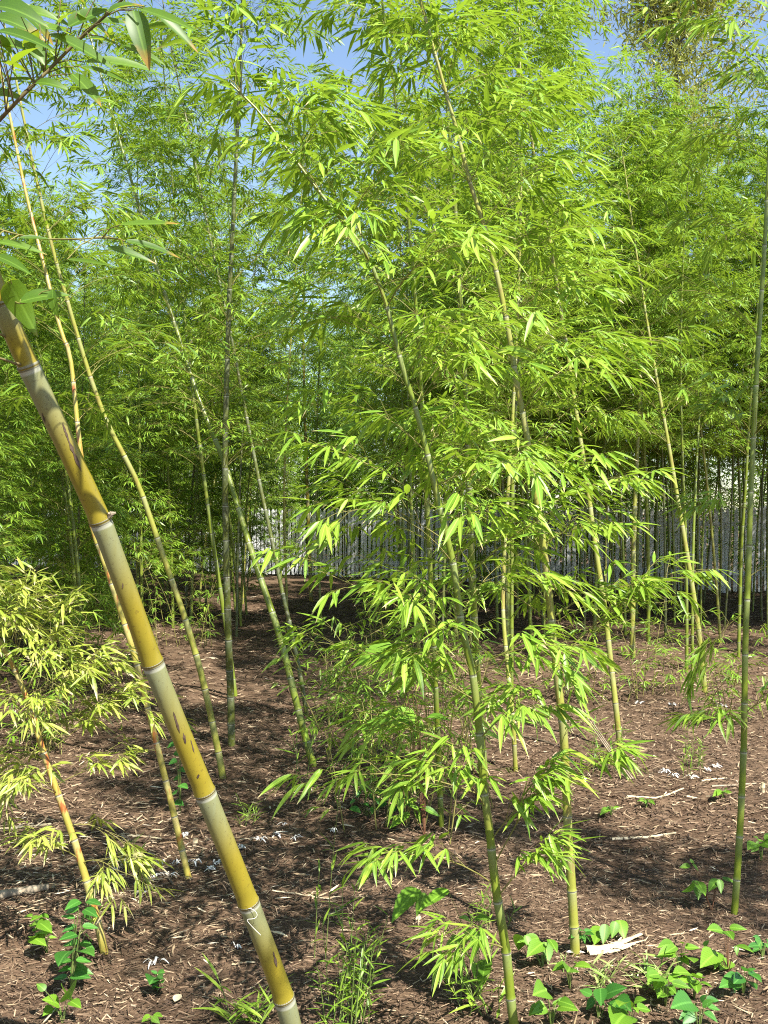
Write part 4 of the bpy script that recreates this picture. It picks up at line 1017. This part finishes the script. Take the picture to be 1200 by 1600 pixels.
# ------------------------------------------------------------------ sticks, cane pieces and withered bits
def stick(name, label, pxs, r, mat, cat='stick', group=None, lift=.008, split=False):
    pts = [G3(x, y) + UP * (lift + (q[0] if q else 0)) for x, y, *q in pxs]
    base = pts[0].copy(); p = spline(pts, 14)[0] - base
    p[:, 2] += R.normal(0, .0012, 14)
    mb = MB(); tube(mb, p, np.linspace(r, r * .75, 14) * R.uniform(.9, 1.1, 14), 7)
    o = link(name, mb.mesh(name, mat, True)); o.location = Vector(base); tag(o, label, cat, group)
    return o
stick('dry_stick', 'bent pale dry stick lying on sunlit mulch in the clearing', [(978, 1247), (1005, 1248), (1026, 1249), (1046, 1243), (1068, 1234)], .0065, STRAW)
stick('dry_stick', 'straight pale stick lying in the shadow patch of the clearing', [(956, 1314), (1000, 1311), (1030, 1308), (1056, 1304)], .0075, STRAW)
stick('dry_stick', 'short dry stick behind the weed sprigs of the clearing', [(1096, 1222), (1120, 1219), (1136, 1218)], .006, STRAW)
stick('dry_stick', 'thin brown stick lying behind the straight green bamboo', [(1112, 1231), (1150, 1229), (1182, 1226)], .006, STRAW_GREY)
stick('dry_stick', 'long thin straw lying beside the dark clump of shoots', [(425, 1395), (465, 1400), (515, 1408)], .003, STRAW)
stick('dry_stick', 'pale stick lying behind the yellowed bamboo', [(190, 1308), (220, 1309), (252, 1313)], .006, STRAW)
stick('dry_stick', 'grey fallen cane lying at the frame edge by the yellowed plant', [(-40, 1412), (20, 1402), (75, 1392)], .020, STRAW_GREY, lift=.018)
stick('dry_stick', 'pale fallen cane above the grey one by the yellowed plant', [(-30, 1300), (30, 1296), (80, 1290)], .009, STRAW)
stick('dry_stick', 'dark twig lying across the back of the clearing', [(815, 1152), (850, 1160), (885, 1172)], .008, BARK)
stick('dry_stick', 'dark curved twig by the foot of the slim streaked bamboo', [(225, 1360), (245, 1368), (262, 1374), (270, 1384)], .007, BARK)
stick('dry_stick', 'slender straw on mulch near the thick culm', [(362, 1510), (382, 1507), (402, 1507)], .003, STRAW)
# leaning dead stalk made of split strips
def dead_stalk():
    b = G3(984, 1216); root = empty('dead_stalk', b); tag(root, 'leaning dead split stalk beside the bushy grass tuft', 'dead stalk')
    z = b[1]
    for k in range(3):
        p = spline([G3(982 + 4 * k, 1218), W3(945 + 3 * k, 1165, z), W3(906 + 4 * k, 1110, z - .02)], 8)[0] - b
        mb = MB(); tube(mb, p, np.linspace(.006, .003, 8), 5); link('strip', mb.mesh('strip', STRAW_GREY, True), root)
dead_stalk()
# the split pale cane at the foot of the straight plant
def split_cane():
    b = G3(920, 1492); root = empty('split_cane', b); tag(root, 'pale split piece of cane lying beside the foot of a bamboo', 'cane piece')
    for pxs, w, h in ((((916, 1490), (950, 1487), (1002, 1466)), .020, .016), (((920, 1494), (960, 1490), (992, 1479)), .013, .010), (((958, 1486), (985, 1480), (1008, 1474)), .008, .012)):
        sp = spline([G3(*q) + UP * h for q in pxs], 12)[0] - b; t, s, n = ring_frames(sp); s = np.cross(t, UP); s /= np.linalg.norm(s, axis=1)[:, None]
        taper = np.linspace(1, .35, 12) * R.uniform(.85, 1.1, 12); ang = np.linspace(-.2, math.pi + .2, 7); mb = MB(); V = []
        for rr in (1.0, .78):
            V.append((sp[:, None] + s[:, None] * (np.cos(ang)[None, :, None] * (w * rr * taper)[:, None, None]) + UP * (np.sin(ang)[None, :, None] * (w * .55 * rr * taper)[:, None, None])).reshape(-1, 3))
        V = np.vstack(V); q = []
        for layer in (0, 1):
            for i in range(11):
                for j in range(6):
                    a = layer * 84 + i * 7 + j; f = (a, a + 1, a + 8, a + 7); q.append(f if layer == 0 else f[::-1])
        for i in range(11):
            for j in (0, 6): a = i * 7 + j; q.append((a, a + 7, a + 91, a + 84))
        for i in (0, 11):
            for j in range(6): a = i * 7 + j; q.append((a, a + 1, a + 85, a + 84))
        mb.add(V, q, np.zeros((len(V), 3))); link('cane_strip', mb.mesh('cane_strip', STRAW, False), root)
split_cane()
# sawn stump of a thin cane
def stump(foot, h, r, label):
    b = G3(*foot); root = empty('cane_stump', b); tag(root, label, 'stump')
    mb = MB(); tube(mb, np.array([(0, 0, -.02), (0, 0, h * .45), (.001, 0, h * .5), (.001, 0, h * .55), (.003, 0, h)]), r * np.array((1, .97, 1.1, .98, .95)), 10, cap=False)
    link('culm', mb.mesh('culm', STRAW, True), root)
    m2 = MB(); tube(m2, np.array([(.003, 0, h - .012), (.003, 0, h - .004)]), np.array((r * .9, r * .6)), 10); link('cut_end', m2.mesh('cut_end', STRAW_GREY), root)
stump((1192, 1238), .055, .012, 'short sawn cane stump by the frame edge of the clearing')
stump((305, 1322), .035, .012, 'brown broken stump behind the thick culm')
stump((653, 1442), .03, .010, 'small tan stump on open mulch below the arching branches')

def withered(foot, s0, label, group=None):
    """a little heap of white curled papery strips"""
    b = G3(*foot); root = empty('withered_curl', b); tag(root, label, 'withered plant', group)
    for k in range(R.integers(5, 9)):
        a = R.uniform(0, 6.28); s = s0 * .62; h = s * R.uniform(.25, .75); rr = s * R.uniform(.4, 1.1)
        o = np.array((R.normal(0, s * .2), R.normal(0, s * .2), .004))
        sp = spline([o, o + np.array((math.cos(a) * rr * .4, math.sin(a) * rr * .4, h * .8)), o + np.array((math.cos(a) * rr * .9, math.sin(a) * rr * .9, h * .55)), o + np.array((math.cos(a) * rr * 1.2, math.sin(a) * rr * 1.2, .004))], 9)[0]
        w = np.array((.3, .8, 1, 1, .9, .8, .7, .5, .2)) * s * .11
        sd = np.array((-math.sin(a), math.cos(a), .25)); mb = MB()
        V = np.vstack((sp - sd * w[:, None], sp + np.array((0, 0, s * .04)), sp + sd * w[:, None]))
        mb.add(V, [(i + c * 9, i + 1 + c * 9, i + 10 + c * 9, i + 9 + c * 9) for i in range(8) for c in (0, 1)], np.zeros((27, 3)))
        link('strip', mb.mesh('strip', PAPER, True), root)
withered((240, 1508), .06, 'white withered curl lying alone above the tiny seedling')
withered((370, 1482), .045, 'white withered curl beside the thick leaning culm on mulch')
for px, py, s in ((238, 1378, .06), (262, 1372, .06), (252, 1352, .05), (305, 1350, .06), (325, 1360, .055), (335, 1352, .05), (222, 1400, .05), (192, 1345, .06), (180, 1362, .05), (275, 1352, .05), (288, 1308, .05), (205, 1352, .05), (215, 1385, .045)):
    withered((px, py), s, 'white withered papery curl in the debris around the slim streaked culm', 'withered curls by the streaked culm')
for px, py, s in ((405, 1315, .06), (432, 1306, .06), (460, 1312, .05), (520, 1302, .06), (378, 1328, .05), (445, 1290, .05)):
    withered((px, py), s, 'grey-white withered curl on shaded mulch behind the dark shoot clump', 'withered curls in the shade')
for px, py, s in ((1040, 1208, .06), (1052, 1215, .06), (1078, 1216, .055), (1104, 1205, .06), (1118, 1200, .06), (915, 1222, .06), (1050, 1103, .07), (1130, 1105, .07), (1000, 1100, .07)):
    withered((px, py), s, 'white withered curl on the mulch of the open clearing', 'withered curls in the clearing')
def dry_leaf(foot, ang, L, label, mat=STRAW, ratio=.3):
    b = G3(*foot) + UP * .014; mb = MB()
    add_leaves(mb, [(0, 0, 0)], [(math.cos(ang), math.sin(ang), .12)], [(0.1, -.2, 1)], L, L * ratio, .16, [.5], T_FINE)
    o = link('dry_leaf', mb.mesh('dry_leaf', mat, True)); o.location = Vector(b); tag(o, label, 'dry leaf')
dry_leaf((273, 1572), 1.4, .055, 'tan curled dry leaf on open mulch near the young bamboo tuft', ratio=.5)
dry_leaf((425, 1462), -.5, .075, 'pale pointed dry sheath beside the thick culm', ratio=.2)
dry_leaf((1035, 1560), .9, .10, 'pale curled dry sheath among the weeds', ratio=.25)
dry_leaf((885, 1494), .05, .07, 'flat whitish sheath at the very foot of the bare-culmed bamboo', PAPER, .22)
